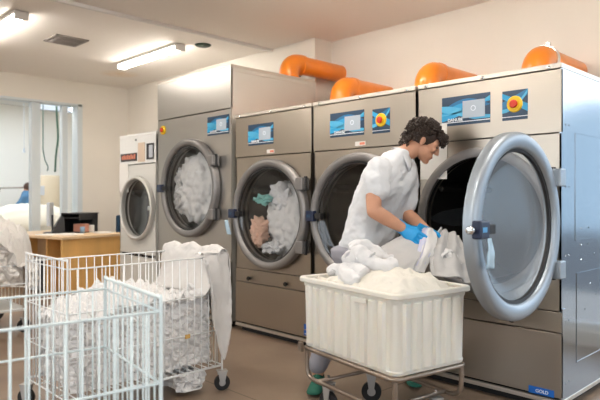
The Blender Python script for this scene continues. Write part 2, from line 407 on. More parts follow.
def control_panel(root, x0, z0, W=.345, H=.19, flip=False):
    p = G().box((x0, -.006, z0), (x0+W, 0, z0+H), .001).done('control_panel', m_panel, root)
    def sw(lo, hi, m, y, name='printed_wave', n=24):
        pts = [(x0+W*k/n, z0+H*min(1, max(0, lo(k/n)))) for k in range(n+1)] + [(x0+W*k/n, z0+H*min(1, max(0, hi(k/n)))) for k in range(n, -1, -1)]
        g = G(); a = pts[:n+1]; b = pts[n+1:][::-1]
        g.loft([[(p[0], y, p[1]) for p in a], [(p[0], y, p[1]) for p in b]], cap=False, closed_ring=False)
        o = g.done(name, m, p); md = o.modifiers.new('s', 'SOLIDIFY'); md.thickness = .0004
    sw(lambda u: .22+.38*u, lambda u: .55+.33*math.sin(u*3), m_sw3, -.0066)
    sw(lambda u: .16+.55*u-.05*math.sin(u*6), lambda u: .44+.50*u+.10*math.sin(u*5), m_sw1, -.0072)
    sw(lambda u: max(.16, .50-.5*u), lambda u: .70-.42*u+.05*math.sin(u*6), m_sw2, -.0078)
    sw(lambda u: .36+.45*u*u, lambda u: .40+.50*u*u, m_sw2, -.0078)
    sw(lambda u: .095, lambda u: .125, m_white_txt, -.0078, 'printed_line')
    s = G().box((x0+W*.45, -.011, z0+H*.22), (x0+W*.9, -.006, z0+H*.8), .001).done('screen', m_screen, p)
    G().lathe([(.013, 0), (.018, 0), (.018, -.0006), (.013, -.0006)], (x0+W*.67, -.0112, z0+H*.53), 'y', 20, True).done('screen_icon', m_white_txt, p)
    text_obj('DANUBE', .028, 'brand_lettering', m_white_txt, p, (x0+W*.13, -.0075, z0+.028))
    return p
def estop(root, x0, z0, W=.16, H=.18, plate=True):
    par = root
    if plate:
        p = G().box((x0, -.006, z0), (x0+W, 0, z0+H), .001).done('emergency_stop_panel', m_panel, root); par = p
        for lo, hi, m, y in ((lambda u: .3+.5*u, lambda u: .62+.38*u, m_sw3, -.0066), (lambda u: .75-.5*u, lambda u: .93-.42*u, m_sw1, -.0072), (lambda u: .25+.62*u*u, lambda u: .38+.6*u*u, m_sw2, -.0078)):
            n = 12; g = G(); g.loft([[(x0+W*k/n, y, z0+H*lo(k/n)) for k in range(n+1)], [(x0+W*k/n, y, z0+H*min(1, hi(k/n))) for k in range(n+1)]], cap=False, closed_ring=False)
            o = g.done('printed_wave', m, p); md = o.modifiers.new('s', 'SOLIDIFY'); md.thickness = .0004
        G().box((x0, -.0078, z0+.018), (x0+W, -.0074, z0+.022)).done('printed_line', m_white_txt, p)
    cx, cz = x0+W*.5, z0+H*.53
    G().lathe([(.0, -.014), (.045, -.014), (.05, -.008), (.05, 0)], (cx, 0, cz), 'y', 28).done('emergency_stop_collar', m_yellow, par, auto=35)
    G().lathe([(.0, -.034), (.02, -.033), (.025, -.028), (.025, -.022), (.016, -.020), (.016, -.012)], (cx, 0, cz), 'y', 24).done('emergency_stop_button', m_red, par, auto=35)
def door_parts(root, cx, cz, R, steel, gl, angle=0, handle_z=0, knob=False, tagcol=False):
    """door hinged on its right; built closed then swung about the hinge"""
    hx, hy = cx+R-.02, -.03
    M = Matrix.Translation((hx, hy, 0)) @ Matrix.Rotation(angle, 4, 'Z') @ Matrix.Translation((-hx, -hy, 0))
    Ri = R*(.815 if angle else .85)
    prof = [(Ri, -.035), (Ri+.008, -.060), (Ri+.02, -.070), (R-.028, -.074), (R-.010, -.068), (R, -.054), (R, -.012), (R-.02, -.004), (Ri+.03, -.004), (Ri, -.012)]
    d = G().lathe(prof, (cx, 0, cz), 'y', 96, True).tf(M).done('door', steel, root, auto=50)
    G().lathe([(Ri-.014, -.03), (Ri+.004, -.03), (Ri+.004, -.05), (Ri-.012, -.046)], (cx, 0, cz), 'y', 80, True).tf(M).done('door_gasket', m_dark, d, auto=40)
    dy = 0 if angle else -.02; gp = [(Ri-.005, -.034+dy), (Ri*.93, -.028+dy), (Ri*.86, -.016+dy), (Ri*.78, -.010+dy), (Ri*.4, -.006+dy), (.005, -.005+dy)]
    go = G(); go.lathe(gp, (cx, 0, cz), 'y', 72, cap=False).tf(M).done('door_glass', gl, d, smooth=True)
    # handle block over the ring, left side
    z = cz+handle_z
    h = G().box((cx-R-.005, -.108, z-.042), (cx-R+.08, -.06, z+.042), .008).tf(M).done('handle', m_navy, d)
    G().box((cx-R-.012+.1, -.10, z-.022), (cx-R+.15, -.06, z+.022), .004).tf(M).done('latch', m_dark, d)
    G().box((cx-R+.012, -.1095, z-.012), (cx-R+.05, -.1078, z+.012)).tf(M).done('handle_sticker', mat_sky if knob else m_panel, d)
    if knob:
        G().lathe([(.0, -.022), (.014, -.020), (.020, -.01), (.020, .010), (.012, .02), (.014, .05), (0, .05)], (cx-R-.04, -.075, z), 'x', 20).tf(M).done('lock_pin', m_chrome, d, auto=40)
    if tagcol:
        sheet([[M @ Vector((cx-R+.06+a, -.10, z-.04)) for a in (0, .02, .035)], [M @ Vector((cx-R+.055+a*1.8, -.105, z-.11)) for a in (0, .02, .035)], [M @ Vector((cx-R+.045+a*2.2, -.10, z-.18)) for a in (0, .02, .035)]],
              10, 8, 'hanging_tag', m_plasticbag, d, thick=.002, fold=(5, .004), fine=(30, .002), world=False)
    for dz in (-.26, .26):
        hb = G(); hb.box((cx+R-.085, -.10, cz+dz-.05), (cx+R-.005, -.015, cz+dz+.05), .006)
        hb.tf(M) if angle else None
        hb.done('hinge_arm', steel, d)
        G().tube([(hx+.012, -.055, cz+dz-.06), (hx+.012, -.055, cz+dz+.06)], .014, 12).done('hinge_pin', m_dark, d)
    return d
mat_sky = mat('sticker_blue', (.10, .35, .65), .4)
def drum(root, cx, cz, r, D, mm=None, ribs=True):
    dr = G().lathe([(r, .0), (r, .03), (r+.05, .06), (r+.06, D), (.01, D)], (cx, 0, cz), 'y', 64).done('drum', mm or m_drum, root, auto=40)
    # open front: remove cap
    bm = bmesh.new(); bm.from_mesh(dr.data)
    for f in [f for f in bm.faces if len(f.verts) > 20 and abs(f.calc_center_median().y) < .01]: bm.faces.remove(f)
    bm.to_mesh(dr.data); bm.free()
    for k in range(3 if ribs else 0):
        a = k*2*PI/3+.5; c = Vector((cx+(r+.03)*math.cos(a), 0, cz+(r+.03)*math.sin(a)))
        G().box((-.02, .08, -.05), (.02, D-.02, .05), .01, Matrix.Translation(c) @ Matrix.Rotation(-a+PI/2, 4, 'Y')).done('drum_rib', mm or m_drum, dr)
    return dr
def danube_style(name, label, x0, W, door_angle=0, est=True, side=None, badge=True, sticker=True):
    t = thing(name, label, 'tumble dryer', (x0, 3.4, 0)); D, H = 1.28, 2.01; cx, cz, R = (W/2-.02 if door_angle else W/2+.005), 1.09, .485
    shell(W, D, .06, H-.03, side or m_steel, t)
    g = G(); front_with_hole(g, .0, W, .585, 1.605, cx, cz, .405, 0, .06); g.done('front_panel', m_steel, t)
    G().box((0, -.004, 1.612), (W, .02, H-.035), .002).done('top_panel', m_steel, t)
    G().box((0, -.002, .462), (W, .02, .578), .002).done('lint_drawer', m_steel, t)
    G().box((0, -.003, .085), (W, .02, .455), .002).done('lower_panel', m_steel, t)
    G().box((-.003, -.010, H-.03), (W+.003, D, H), .003).done('lid', m_lid, t)
    G().box((.0, -.008, .045), (W+.004, .02, .072), .003).done('kick_strip', m_lid, t)
    G().box((W-.012, .0, .045), (W+.004, D, .072), .003).done('side_kick_strip', m_lid, t)
    G().box((.04, .04, 0), (W-.04, D-.04, .04)).done('plinth', m_dark, t)
    G().lathe([(.405, -.0), (.405, -.02), (.43, -.03), (.462, -.022), (.468, 0)], (cx, 0, cz), 'y', 80, True).done('opening_ring', m_ring, t, auto=50)
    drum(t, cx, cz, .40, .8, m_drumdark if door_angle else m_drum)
    control_panel(t, .186, 1.708)
    if est: estop(t, .61, 1.707)
    if sticker:
        s = G().box((.445, -.007, 1.628), (.545, -.004, 1.66)).done('small_sticker', m_sticker, t)
        G().box((.49, -.0078, 1.634), (.538, -.007, 1.652)).done('printed_block', m_pink, s)
    for fx in (.2, .68):
        G().lathe([(0, -.03), (.016, -.03), (.02, -.02), (.012, -.012), (.012, 0)], (fx*W/.97, 0, .50), 'y', 16).done('drawer_knob', m_dark, t, auto=40)
    if not door_angle:
        pass
    for k, fx in enumerate((.07, .5, .93)): G().lathe([(0, -.016), (.01, -.014), (.012, -.008)], (fx*W, .0, H-.02), 'y', 10).done('lid_bolt', m_chrome, t)
    door_parts(t, cx, cz, R, m_ring_open if door_angle else m_ring, m_glassopen if door_angle else m_glass, door_angle, knob=bool(door_angle), tagcol=bool(door_angle) or name == 'c')
    return t
A = danube_style('tumble_dryer', 'brushed steel dryer at the right end with its round door swung open', -2.300, .965, math.radians(89.5), side=m_steel_side, sticker=False)
B = danube_style('tumble_dryer', 'brushed steel dryer behind the man, closed dark empty window, emergency stop panel', -3.312, .987)
Cc = danube_style('tumble_dryer', 'brushed steel dryer with teal and peach towels behind its closed window', -4.33, .995, est=False)
# badge, screws and seams on the open dryer
bd = G().box((.775, -.008, .082), (.925, -.003, .124), .002).done('grade_badge', m_blue, A)
text_obj('GOLD', .027, 'badge_lettering', m_white_txt, bd, (.818, -.0085, .094))
W = .965
def side_marks(t, X):
    for z in (.16, .52, .9, 1.3, 1.66):
        for y in (.06, .11): G().lathe([(0, .003), (.005, .003), (.006, 0)], (X, y, z), 'x', 8).done('side_screw', m_steel_side, t)
    for z0, z1, y0 in ((.25, .78, .22), (.98, 1.62, .2)):
        g = G(); 
        for a, b_ in (((X, y0, z0), (X+.003, 1.1, z0+.005)), ((X, y0, z1), (X+.003, 1.1, z1+.005)), ((X, y0, z0), (X+.003, y0+.005, z1)), ((X, 1.095, z0), (X+.003, 1.1, z1))): g.box(a, b_)
        g.done('side_access_panel', m_steel_side, t)
    G().box((X, 0.0, .45), (X+.006, .045, .60), .002).done('side_bracket', m_steel_side, t)
    for k, (y, z) in enumerate(((.3, .86), (.45, .70), (.52, .88), (.36, .55), (.55, .62), (.3, 1.05), (.42, 1.05), (.3, .95), (.42, .95))): G().lathe([(0, .003), (.006, .003), (.007, 0)], (X, y, z), 'x', 8).done('side_screw', m_steel_side, t)
side_marks(A, .965)
def badge_small(t, W, z=.1):
    b1 = G().box((W-.085, -.006, z), (W-.005, -.003, z+.045), .001).done('blue_badge', m_blue, t); G().box((W-.085, -.006, z+.052), (W-.005, -.003, z+.095), .001).done('blue_badge', m_blue, t)
    G().box((W-.075, -.007, z+.012), (W-.02, -.006, z+.018)).done('printed_line', m_white_txt, b1)
badge_small(Cc, .995); badge_small(B, .987)
# pull tag on the towel dryer, and loads behind the windows
sheet([[(-.005+a, -.122, 1.03) for a in (0, .03, .05)], [(.01+a, -.125, .96) for a in (0, .03, .06)], [(.03+a, -.12, .90) for a in (0, .03, .06)]], 8, 6, 'hanging_tag', m_plasticbag, Cc, thick=.002, fold=(4, .003), fine=(30, .002), world=False)
def load(label, t, pts, m, r, seed, cat='laundry'):
    """crumpled pieces pressed against a door window, world coordinates"""
    c = t.location + Vector(pts)
    b = bmesh.new(); bmesh.ops.create_icosphere(b, subdivisions=5, radius=1)
    for v in b.verts:
        p = Vector((v.co.x*r[0], math.copysign(abs(v.co.y)**.4, v.co.y)*r[1], v.co.z*r[2])); v.co = c + p*(1+.1*noise.noise(p*9+Vector((seed, 0, 0)))) + v.normal*(crump(p, 11, .03, seed))
        v.co.y = max(v.co.y, t.location.y-.018); dd = Vector((v.co.x - (t.location.x+t['cx']), 0, v.co.z-t['cz'])); L = dd.length; Lm = .385 if 1 else 0
        if L > Lm: v.co.x -= dd.x/L*(L-Lm); v.co.z -= dd.z/L*(L-Lm)
    g = G(); g.b.free(); g.b = b; o = g.done('laundry_load', m, smooth=True); tag(o, label, cat); return o
for t, cx, cz in ((A, .4875, 1.09), (B, .4985, 1.09), (Cc, .5025, 1.09)): t['cx'] = cx; t['cz'] = cz
load('white sheets tumbling behind the window of the towel dryer', Cc, (.52, .31, 1.04), m_linen, (.29, .27, .38), 3)
load('dim beige sheets deep inside the towel dryer drum', Cc, (.46, .56, 1.08), mat('beige_cloth', (.50, .44, .38), .9), (.37, .2, .37), 41)
load('teal towel at the upper left of the towel dryer window', Cc, (.33, .06, 1.22), m_teal, (.13, .09, .07), 5)
load('pale curtain-like sheet at the top right of the towel dryer window', Cc, (.50, .17, 1.25), m_cloth, (.17, .13, .17), 6)
load('peach towel at the bottom left of the towel dryer window', Cc, (.27, .06, .93), m_peach, (.12, .09, .16), 8)
load('white towel at the bottom of the towel dryer window', Cc, (.45, .09, .79), m_cloth, (.18, .10, .09), 9)
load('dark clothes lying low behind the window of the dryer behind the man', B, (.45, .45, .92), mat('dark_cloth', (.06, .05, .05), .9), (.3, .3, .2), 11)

# tall dryer
D = thing('tumble_dryer', 'tall steel dryer at the left of the steel row, window full of white sheets', 'tumble dryer', (-5.726, 3.4, 0)); W = 1.32
D['cx'] = .66; D['cz'] = 1.335
G().box((0, 0, .06), (.012, 1.15, 2.494)).done('side_panel', m_dside, D)
G().box((W-.012, 0.004, .06), (W, 1.15, 2.494)).done('side_panel', m_dside, D)
G().box((.012, 1.138, .06), (W-.012, 1.15, 2.49)).done('back_panel', m_dside, D)
m_dfront = mat('tall_steel_front', (.50, .485, .46), .3, .9, bump=(6, .05, .004), scale=(1, 1, 30))
g = G(); front_with_hole(g, 0, W, .64, 2.08, .66, 1.335, .42, 0, .06); g.done('front_panel', m_dfront, D)
G().box((0, -.004, 2.09), (W, .02, 2.48), .002).done('top_panel', m_dfront, D)
G().box((0, -.004, .09), (W, .02, .63), .002).done('lower_panel', m_steel, D)
G().box((-.003, -.008, 2.48), (W+.004, 1.153, 2.505), .003).done('lid', m_lid, D)
G().box((W-.002, 0.03, 2.44), (W+.003, 1.1, 2.446)).done('side_seam', m_lid, D)
G().box((0, -.006, .035), (W, .02, .08), .003).done('kick_strip', m_lid, D)
G().box((.04, .04, 0), (W-.04, 1.1, .06)).done('plinth', m_dark, D)
G().lathe([(.42, 0), (.42, -.02), (.45, -.03), (.48, -.02), (.485, 0)], (.66, 0, 1.335), 'y', 80, True).done('opening_ring', m_ring, D, auto=50)
drum(D, .66, 1.335, .41, .8)
control_panel(D, .945, 1.848, .345, .185); estop(D, .04, 1.89, .15, .16, plate=False)
door_parts(D, .66, 1.335, .505, m_ring, m_glass)
badge_small(D, 1.31, .1)
load('white sheets filling the window of the tall dryer', D, (.62, .24, 1.33), m_linen, (.39, .26, .42), 14)
load('grey white sheet rolled inside the left of the tall dryer window', D, (.36, .13, 1.30), m_greycloth, (.12, .15, .30), 15)

# white machine
E = thing('washing_machine', 'narrow white washing machine with a round dark window, left of the steel row', 'washing machine', (-6.60, 3.4, 0)); W = .84
G().box((0, 0, .2), (.012, 1.0, 1.976)).done('side_panel', m_enamel, E); G().box((W-.012, 0, .2), (W, 1.0, 1.976)).done('side_panel', m_enamel, E)
g = G(); front_with_hole(g, 0, W, .585, 1.62, .45, 1.116, .33, 0, .05); g.done('front_panel', m_enamel, E)
G().box((0, -.004, 1.63), (W, .02, 1.95), .003).done('control_fascia', m_white, E)
G().box((-.002, -.006, 1.95), (W+.002, 1.0, 1.98), .004).done('lid', m_white, E)
G().box((0, -.002, .2), (W, .02, .55), .003).done('lower_panel', m_enamel, E)
g = G(); [g.box((.06+k*.15, .0, .556), (.17+k*.15, .01, .578)) for k in range(5)]; g.done('vent_slots', m_dark, E)
G().box((.02, .03, 0), (W-.02, .98, .2)).done('plinth', m_dark, E)
G().lathe([(.333, -.02), (.335, -.05), (.35, -.06), (.37, -.05), (.375, -.01), (.36, 0), (.333, 0)], (.45, 0, 1.116), 'y', 64, True).done('door', mat('pale_ring', (.62, .60, .56), .4, .4), E, auto=45)
dd = G().lathe([(.335, -.03), (.28, -.01), (.2, .02), (.005, .03)], (.45, 0, 1.116), 'y', 48, cap=False).done('door_glass', m_glass, E, smooth=True)
drum(E, .45, 1.116, .325, .6)
G().box((.73, -.05, 1.09), (.80, -.02, 1.14), .006).done('door_latch', m_chrome, E)
lb = G().box((.03, -.008, 1.665), (.42, -.004, 1.76), .001).done('maker_label', mat('label_black', (.03, .03, .035), .5), E)
g = G(); [g.box((.06+k*.042, -.009, 1.69), (.09+k*.042, -.008, 1.735+.012*(k % 2))) for k in range(8)]; g.done('label_print', m_pink, lb)
G().box((.45, -.012, 1.65), (.60, -.004, 1.87), .002).done('beige_plate', mat('beige_plate', (.65, .52, .40), .6), E)
sc = G().box((.64, -.01, 1.67), (.80, -.004, 1.85), .002).done('display', m_black, E); G().box((.70, -.012, 1.69), (.78, -.01, 1.83)).done('display_glass', m_greybox, sc)
G().box((.0, -.01, 1.30), (.22, -.003, 1.64), .002).done('taped_notice', m_paper, E)
G().lathe([(0, -.016), (.012, -.014), (.012, 0)], (.40, 0, 1.91), 'y', 12).done('indicator', m_dark, E)
E['cx'] = .45; E['cz'] = 1.116
o = G().ell((-6.10, 3.75, 1.02), (.22, .2, .16)).done('laundry_load', mat('blue_grey_cloth', (.16, .19, .25), .9), smooth=True); tag(o, 'dark blue grey clothes behind the window of the white washing machine', 'laundry')
md = o.modifiers.new('d', 'SUBSURF')
# notice on the open dryer, behind the man's head
tag(G().box((-2.28, 3.388, 1.36), (-2.075, 3.394, 1.725)).done('paper_notice', m_paper), 'white paper notice taped to the open dryer behind the man\'s head', 'notice')

# ------------------------------------------------------------------ orange ducts
def duct(x, y, zt, zb, yend, r, label, band=False, flange=False, bendr=.13):
    t = thing('orange_duct', label, 'duct', (x, y, zb))
    h = zt-zb
    pts = [(0, 0, 0), (0, 0, h-bendr-.03)] + [(0, bendr-bendr*math.cos(a), h-bendr+bendr*math.sin(a)) for a in [PI/2*k/8 for k in range(9)]] + [(0, bendr+.06, h)]
    G().tube(pts, r*1.06, 28).done('elbow', m_orange, t, auto=50)
    G().tube([(0, bendr+.03, h), (0, yend-y, h)], r, 28).done('pipe', m_orange, t, auto=50)
    G().tube([(0, bendr+.03, h), (0, bendr+.075, h)], r*1.11, 28).done('pipe_collar', m_orange, t, auto=50)
    if band:
        G().tube([(0, bendr-.005, h), (0, bendr+.04, h)], r*1.16, 28).done('clamp_band', m_chrome, t, auto=50)
        G().box((.02, bendr+.0, h+r*1.1), (.05, bendr+.03, h+r*1.1+.025), .003).done('clamp_bolt', m_chrome, t)
    if flange: G().tube([(0, 0, 0), (0, 0, .012)], r*1.25, 28).done('flange', m_orange, t, auto=50)
    return t
duct(-4.54, 4.28, 2.68, 2.507, YB, .10, 'large orange duct elbow on top of the tall dryer, highest of the ducts', flange=True, bendr=.12)
duct(-4.30, 4.83, 2.40, .3, YB, .10, 'orange duct elbow half hidden behind the tall dryer side')
duct(-3.85, 4.33, 2.34, 2.012, YB, .10, 'orange duct on the dryer with towels, third from the left')
duct(-2.85, 4.33, 2.325, 2.012, YB, .10, 'orange duct on top of the dryer behind the man')
duct(-1.89, 4.33, 2.29, 2.012, YB, .10, 'orange duct with a silver clamp band above the open dryer', band=True)

# ------------------------------------------------------------------ wire laundry baskets
def caster(t, x, y, r=.06, zt=.15, rot=0, name='caster', tyre=None):
    c = thing('x', '', '', (0, 0, 0)); bpy.data.objects.remove(c)
    M = Matrix.Translation((x, y, 0)) @ Matrix.Rotation(rot, 4, 'Z')
    w = G().tube([(-.013, 0, r), (.013, 0, r)], r, 24).tf(M).done(name, tyre or m_dark, t, auto=50)
    G().tube([(-.016, 0, r), (.016, 0, r)], r*.42, 20).tf(M).done('hub', m_wheelgrey, w, auto=50)
    G().tube([(-.018, 0, r), (.018, 0, r)], r*.15, 10).tf(M).done('axle', m_dark, w, auto=50)
    g = G()
    for s in (-1, 1): g.loft([[(s*.02, -.012, r-.01), (s*.02, .012, r-.01), (s*.02, .03, zt), (s*.02, -.03, zt)], [(s*.024, -.012, r-.01), (s*.024, .012, r-.01), (s*.024, .03, zt), (s*.024, -.03, zt)]])
    g.box((-.026, -.032, zt-.004), (.026, .032, zt+.004)); g.tf(M).done('fork', m_wheelgrey, w)
    return w
def wire_basket(label, loc, rz, wx=.56, ly=.96, mw=None, r=.0032, group=None, casters=True):
    mw = mw or m_wire
    t = thing('wire_basket', label, 'laundry cart', loc, rz, group)
    ZS, ZE, ZB = .86, .905, .165; levels = (ZB, .392, .622, ZS)
    # long side panels
    for s in (-1, 1):
        g = G(); x = s*wx/2
        for z in levels: g.tube([(x, -ly/2, z), (x, ly/2, z)], r*1.35, 6)
        n = 19
        for k in range(1, n): g.tube([(x, -ly/2+ly*k/n, ZB), (x, -ly/2+ly*k/n, ZS)], r, 6)
        g.done('side_grid', mw, t, smooth=True)
    for s in (-1, 1):
        g = G(); y = s*ly/2
        for z in levels[:3]: g.tube([(-wx/2, y, z), (wx/2, y, z)], r*1.35, 6)
        g.tube([(-wx/2, y, ZS), (wx/2, y, ZS)], r*1.2, 6)
        n = 11
        for k in range(1, n): g.tube([(-wx/2+wx*k/n, y, ZB), (-wx/2+wx*k/n, y, ZE)], r, 6)
        g.done('end_grid', mw, t, smooth=True)
        g = G()
        g.tube(smooth_path([(-wx/2, y, .12), (-wx/2, y, .5), (-wx/2, y, ZE-.03), (-wx/2+.012, y, ZE), (-wx/2+.04, y, ZE)], 5)[:-1] + [Vector((wx/2-.04, y, ZE))] + smooth_path([(wx/2-.04, y, ZE), (wx/2-.012, y, ZE), (wx/2, y, ZE-.03), (wx/2, y, .5), (wx/2, y, .12)], 5)[1:], r*2.0, 8)
        g.done('end_frame', mw, t, smooth=True)
    g = G(); n = 18
    for k in range(n+1): g.tube([(-wx/2, -ly/2+ly*k/n, ZB), (wx/2, -ly/2+ly*k/n, ZB)], r, 6)
    for k in range(5): g.tube([(-wx/2+wx*k/4, -ly/2, ZB-.006), (-wx/2+wx*k/4, ly/2, ZB-.006)], r*1.5, 6)
    g.done('bottom_grid', mw, t, smooth=True)
    for sx in (-1, 1):
        for sy in (-1, 1): caster(t, sx*(wx/2-.0), sy*(ly/2-.0), .05, .125, 2.45+.25*sx)
    return t
MB = wire_basket('white wire laundry basket on casters heaped with crumpled white linen', (-3.325, 1.765, 0), 0, wx=.59, ly=1.0)
NB = wire_basket('pale blue white empty wire basket nearest the camera, lower left', (-2.064, .591, 0), math.radians(-8.5), mw=m_wire2, r=.0036, wx=.585)
# its load
def fn(u, v):
    return .66 + .10*math.sin(PI*u)*math.sin(PI*min(1, v*1.2)) + .03*noise.noise(Vector((u*4, v*6, 2))) - .10*max(0, .25-v)*3
o = mound('crumpled_linen', m_linen, None, fn, 64, 104, -.272, .272, -.465, .465, .178, Matrix.Translation((-3.325, 1.765, 0)), amp=.034, sc=14, seed=3, lump=.012)
tag(o, 'crumpled white linen filling the middle wire basket', 'laundry', kind='stuff')
tag(G().box((-3.032, 1.985, .375), (-3.024, 2.02, .40), .002).done('yellow_scrap', mat('ochre_scrap', (.65, .40, .12), .8)), 'small ochre scrap between the linen in the middle wire basket', 'scrap')
# sack draped over the far end of the basket
yE = 2.25; m_sack = mat('sheer_sack', (.64, .62, .60), .85, bump=(60, .3, .003)); sk = thing('linen_sack', 'thin white sack draped over the right end of the middle wire basket', 'sack', (-3.305, 2.25, .9))
rows = []
for k in range(9):
    x = -3.66 + .66*k/8; dz = .012*math.sin(k*2.1)
    rows.append([(x, yE-.10-.03*math.sin(k), .62), (x+.01, yE-.05, .75), (x, yE-.03, .86), (x, yE-.014, .905+dz), (x, yE+.02, .908+dz), (x, yE+.035, .86), (x+.01, yE+.05, .7), (x, yE+.05+.01*math.sin(k*2), .5)])
sheet(rows, 60, 50, 'end_drape', m_sack, sk, thick=.003, fold=(7, .008), fine=(22, .003), seed=2)
rows = []   # corner that hangs over the camera-side rail
for k, (yy, zl) in enumerate(((2.11, .80), (2.15, .50), (2.20, .30), (2.25, .20), (2.29, .30))):
    rows.append([(-3.12, yy, .885), (-3.06, yy, .905), (-3.02, yy, .90), (-2.995, yy+.003, .87), (-2.985, yy+.005*k, .87-(.87-zl)*.35), (-2.985+.01*math.sin(k*2), yy+.01, .87-(.87-zl)*.7), (-2.99, yy+.01, zl)])
sheet(rows, 30, 60, 'corner_drape', m_sack, sk, thick=.003, fold=(8, .012), fine=(22, .004), seed=4)
o = mound('white_bag', m_linen, None, lambda u, v: .15+.0*u, 26, 26, -.13, .13, -.12, .10, .035, Matrix.Translation((-3.17, 2.07, 0)), amp=.03, sc=14, seed=9, lump=.02)
tag(o, 'white bag on the floor under the right end of the middle wire basket', 'bag')

# far left linen cart
FB = thing('linen_cart', 'linen cart at the left edge with a tall heap of cream linen', 'laundry cart', (-5.99, 1.66, 0))
g = G(); 
for z in (.22, .45, .62): g.tube([(-.4, -.3, z), (.4, -.3, z), (.4, .3, z), (-.4, .3, z)], .006, 6, closed=True)
for x in [-.4+.1*k for k in range(9)]:
    for y in (-.3, .3): g.tube([(x, y, .22), (x, y, .62)], .004, 6)
g.done('wire_frame', m_wire, FB); G().box((-.4, -.3, .20), (.4, .3, .22), .004).done('base', m_enamel, FB)
for sx in (-1, 1):
    for sy in (-1, 1):
        G().tube([(sx*.38, sy*.28, .12), (sx*.38, sy*.28, .62)], .012, 10).done('leg', m_tube, FB); caster(FB, sx*.38, sy*.28, .06, .13)
def fn2(u, v):
    a = (u-.45)*2; b = (v-.5)*2; return .66+.48*max(0, 1-(a*a*.75+b*b*.75))**.35 + .04*noise.noise(Vector((u*5, v*5, 7)))
o = mound('crumpled_linen', mat('off_white_linen', (.74, .71, .67), .9, bump=(60, .3, .003)), None, fn2, 60, 60, -.46, .48, -.40, .40, .42, Matrix.Translation((-5.99, 1.66, 0)), amp=.06, sc=8, seed=5, lump=.04)
tag(o, 'tall cream heap of crumpled linen at the left edge', 'laundry', kind='stuff')

# ------------------------------------------------------------------ white plastic tub cart
Lc, Nc, Rc, Fc = Vector((-2.43, 2.396)), Vector((-1.627, 2.227)), Vector((-1.574, 2.770)), Vector((-2.376, 2.939))
cc = (Lc+Nc+Rc+Fc)/4; ang = math.atan2(-.169-.169, .803+.802)+math.radians(1.5)
LX, LY = .82, .545; ZR, ZT = .778, .375
T = thing('tub_cart', 'ribbed white plastic tub on a steel tube trolley, heaped with laundry', 'laundry cart', (cc.x, cc.y, 0), ang)
def rrect(hx, hy, r, n=None, step=.0095, rib=0, pitch=.075):
    pts = []; segs = []
    def corner(cx, cy, a0): return [(cx+r*math.cos(a0+PI/2*k/10), cy+r*math.sin(a0+PI/2*k/10)) for k in range(11)]
    def side(p, q, nx, ny):
        L = math.hypot(q[0]-p[0], q[1]-p[1]); m = int(.9999*round((L)/step)); out = []
        nr = max(1, round(L/pitch))
        for k in range(1, m):
            f = k/m; ph = (f*nr) % 1.0
            o = rib*(1 if .12 < ph < .62 else (ph/.12 if ph <= .12 else max(0, 1-(ph-.62)/.12)))
            out.append((p[0]+(q[0]-p[0])*f+nx*o, p[1]+(q[1]-p[1])*f+ny*o))
        return out
    pts += side((-hx+r, -hy), (hx-r, -hy), 0, -1); pts += corner(hx-r, -hy+r, -PI/2)
    pts += side((hx, -hy+r), (hx, hy-r), 1, 0); pts += corner(hx-r, hy-r, 0)
    pts += side((hx-r, hy), (-hx+r, hy), 0, 1); pts += corner(-hx+r, hy-r, PI/2)
    pts += side((-hx, hy-r), (-hx, -hy+r), -1, 0); pts += corner(-hx+r, -hy+r, PI)
    return pts
def tub_rings():
    rings = []
    hx, hy = LX/2, LY/2
    def ring(ins, z, rib=0): return [(x*(1-0) if 0 else x, y, z) for x, y in rrect0(ins, rib)]
    base = {}
    def rrect0(ins, rib):
        # same point count for every ring: build at nominal size then offset inwards by scaling about the centre
        P = rrect(hx, hy, .05, rib=rib)
        sx, sy = (hx-ins)/hx, (hy-ins)/hy
        return [(x*sx, y*sy) for x, y in P]
    rings += [ring(.045, ZT+.012), ring(.035, ZT), ring(.022, ZT+.004), ring(.018, ZT+.02, .0), ring(.022, ZT+.026, .017), ring(.016, ZR-.055, .017), ring(.012, ZR-.048, 0), ring(.011, ZR-.03), ring(-.004, ZR-.028), ring(-.008, ZR-.024), ring(-.008, ZR-.006), ring(-.003, ZR), ring(.012, ZR), ring(.018, ZR-.006), ring(.024, ZT+.03), ring(.05, ZT+.018)]
    return rings
g = G(); g.loft(tub_rings(), cap=True); g.done('tub', m_tub, T, auto=35)
G().box((.10, -LY/2-.004, ZR-.075), (.20, -LY/2+.004, ZR-.05), .003).done('grip_recess', m_tub, T)
r = .0125
def ringpath(hx, hy, z, rr=.05): 
    out = []
    for cx, cy, a0 in ((hx-rr, -hy+rr, -PI/2), (hx-rr, hy-rr, 0), (-hx+rr, hy-rr, PI/2), (-hx+rr, -hy+rr, PI)):
        out += [(cx+rr*math.cos(a0+PI/2*k/6), cy+rr*math.sin(a0+PI/2*k/6), z) for k in range(7)]
    return out
G().tube(ringpath(LX/2-.022, LY/2-.018, ZT-.012), r, 10, closed=True).done('upper_frame', m_tube, T, smooth=True)
ZL = .19
for sy in (-1, 1):
    y = sy*(LY/2-.035)
    path = smooth_path([(-LX/2+.04, y, ZT-.015), (-LX/2+.04, y, ZT-.08), (-LX/2+.05, y, ZL+.03), (-LX/2+.10, y, ZL), (-LX/2+.2, y, ZL)], 6)[:-1] + smooth_path([(LX/2-.2, y, ZL), (LX/2-.10, y, ZL), (LX/2-.05, y, ZL+.03), (LX/2-.04, y, ZT-.08), (LX/2-.04, y, ZT-.015)], 6)
    G().tube(path, r, 10).done('bent_side_rail', m_tube, T, smooth=True)
for x in (-LX/2+.15, LX/2-.15):
    G().tube([(x, -LY/2+.02, ZL), (x, LY/2-.02, ZL)], r*.9, 10).done('cross_rail', m_tube, T, smooth=True)
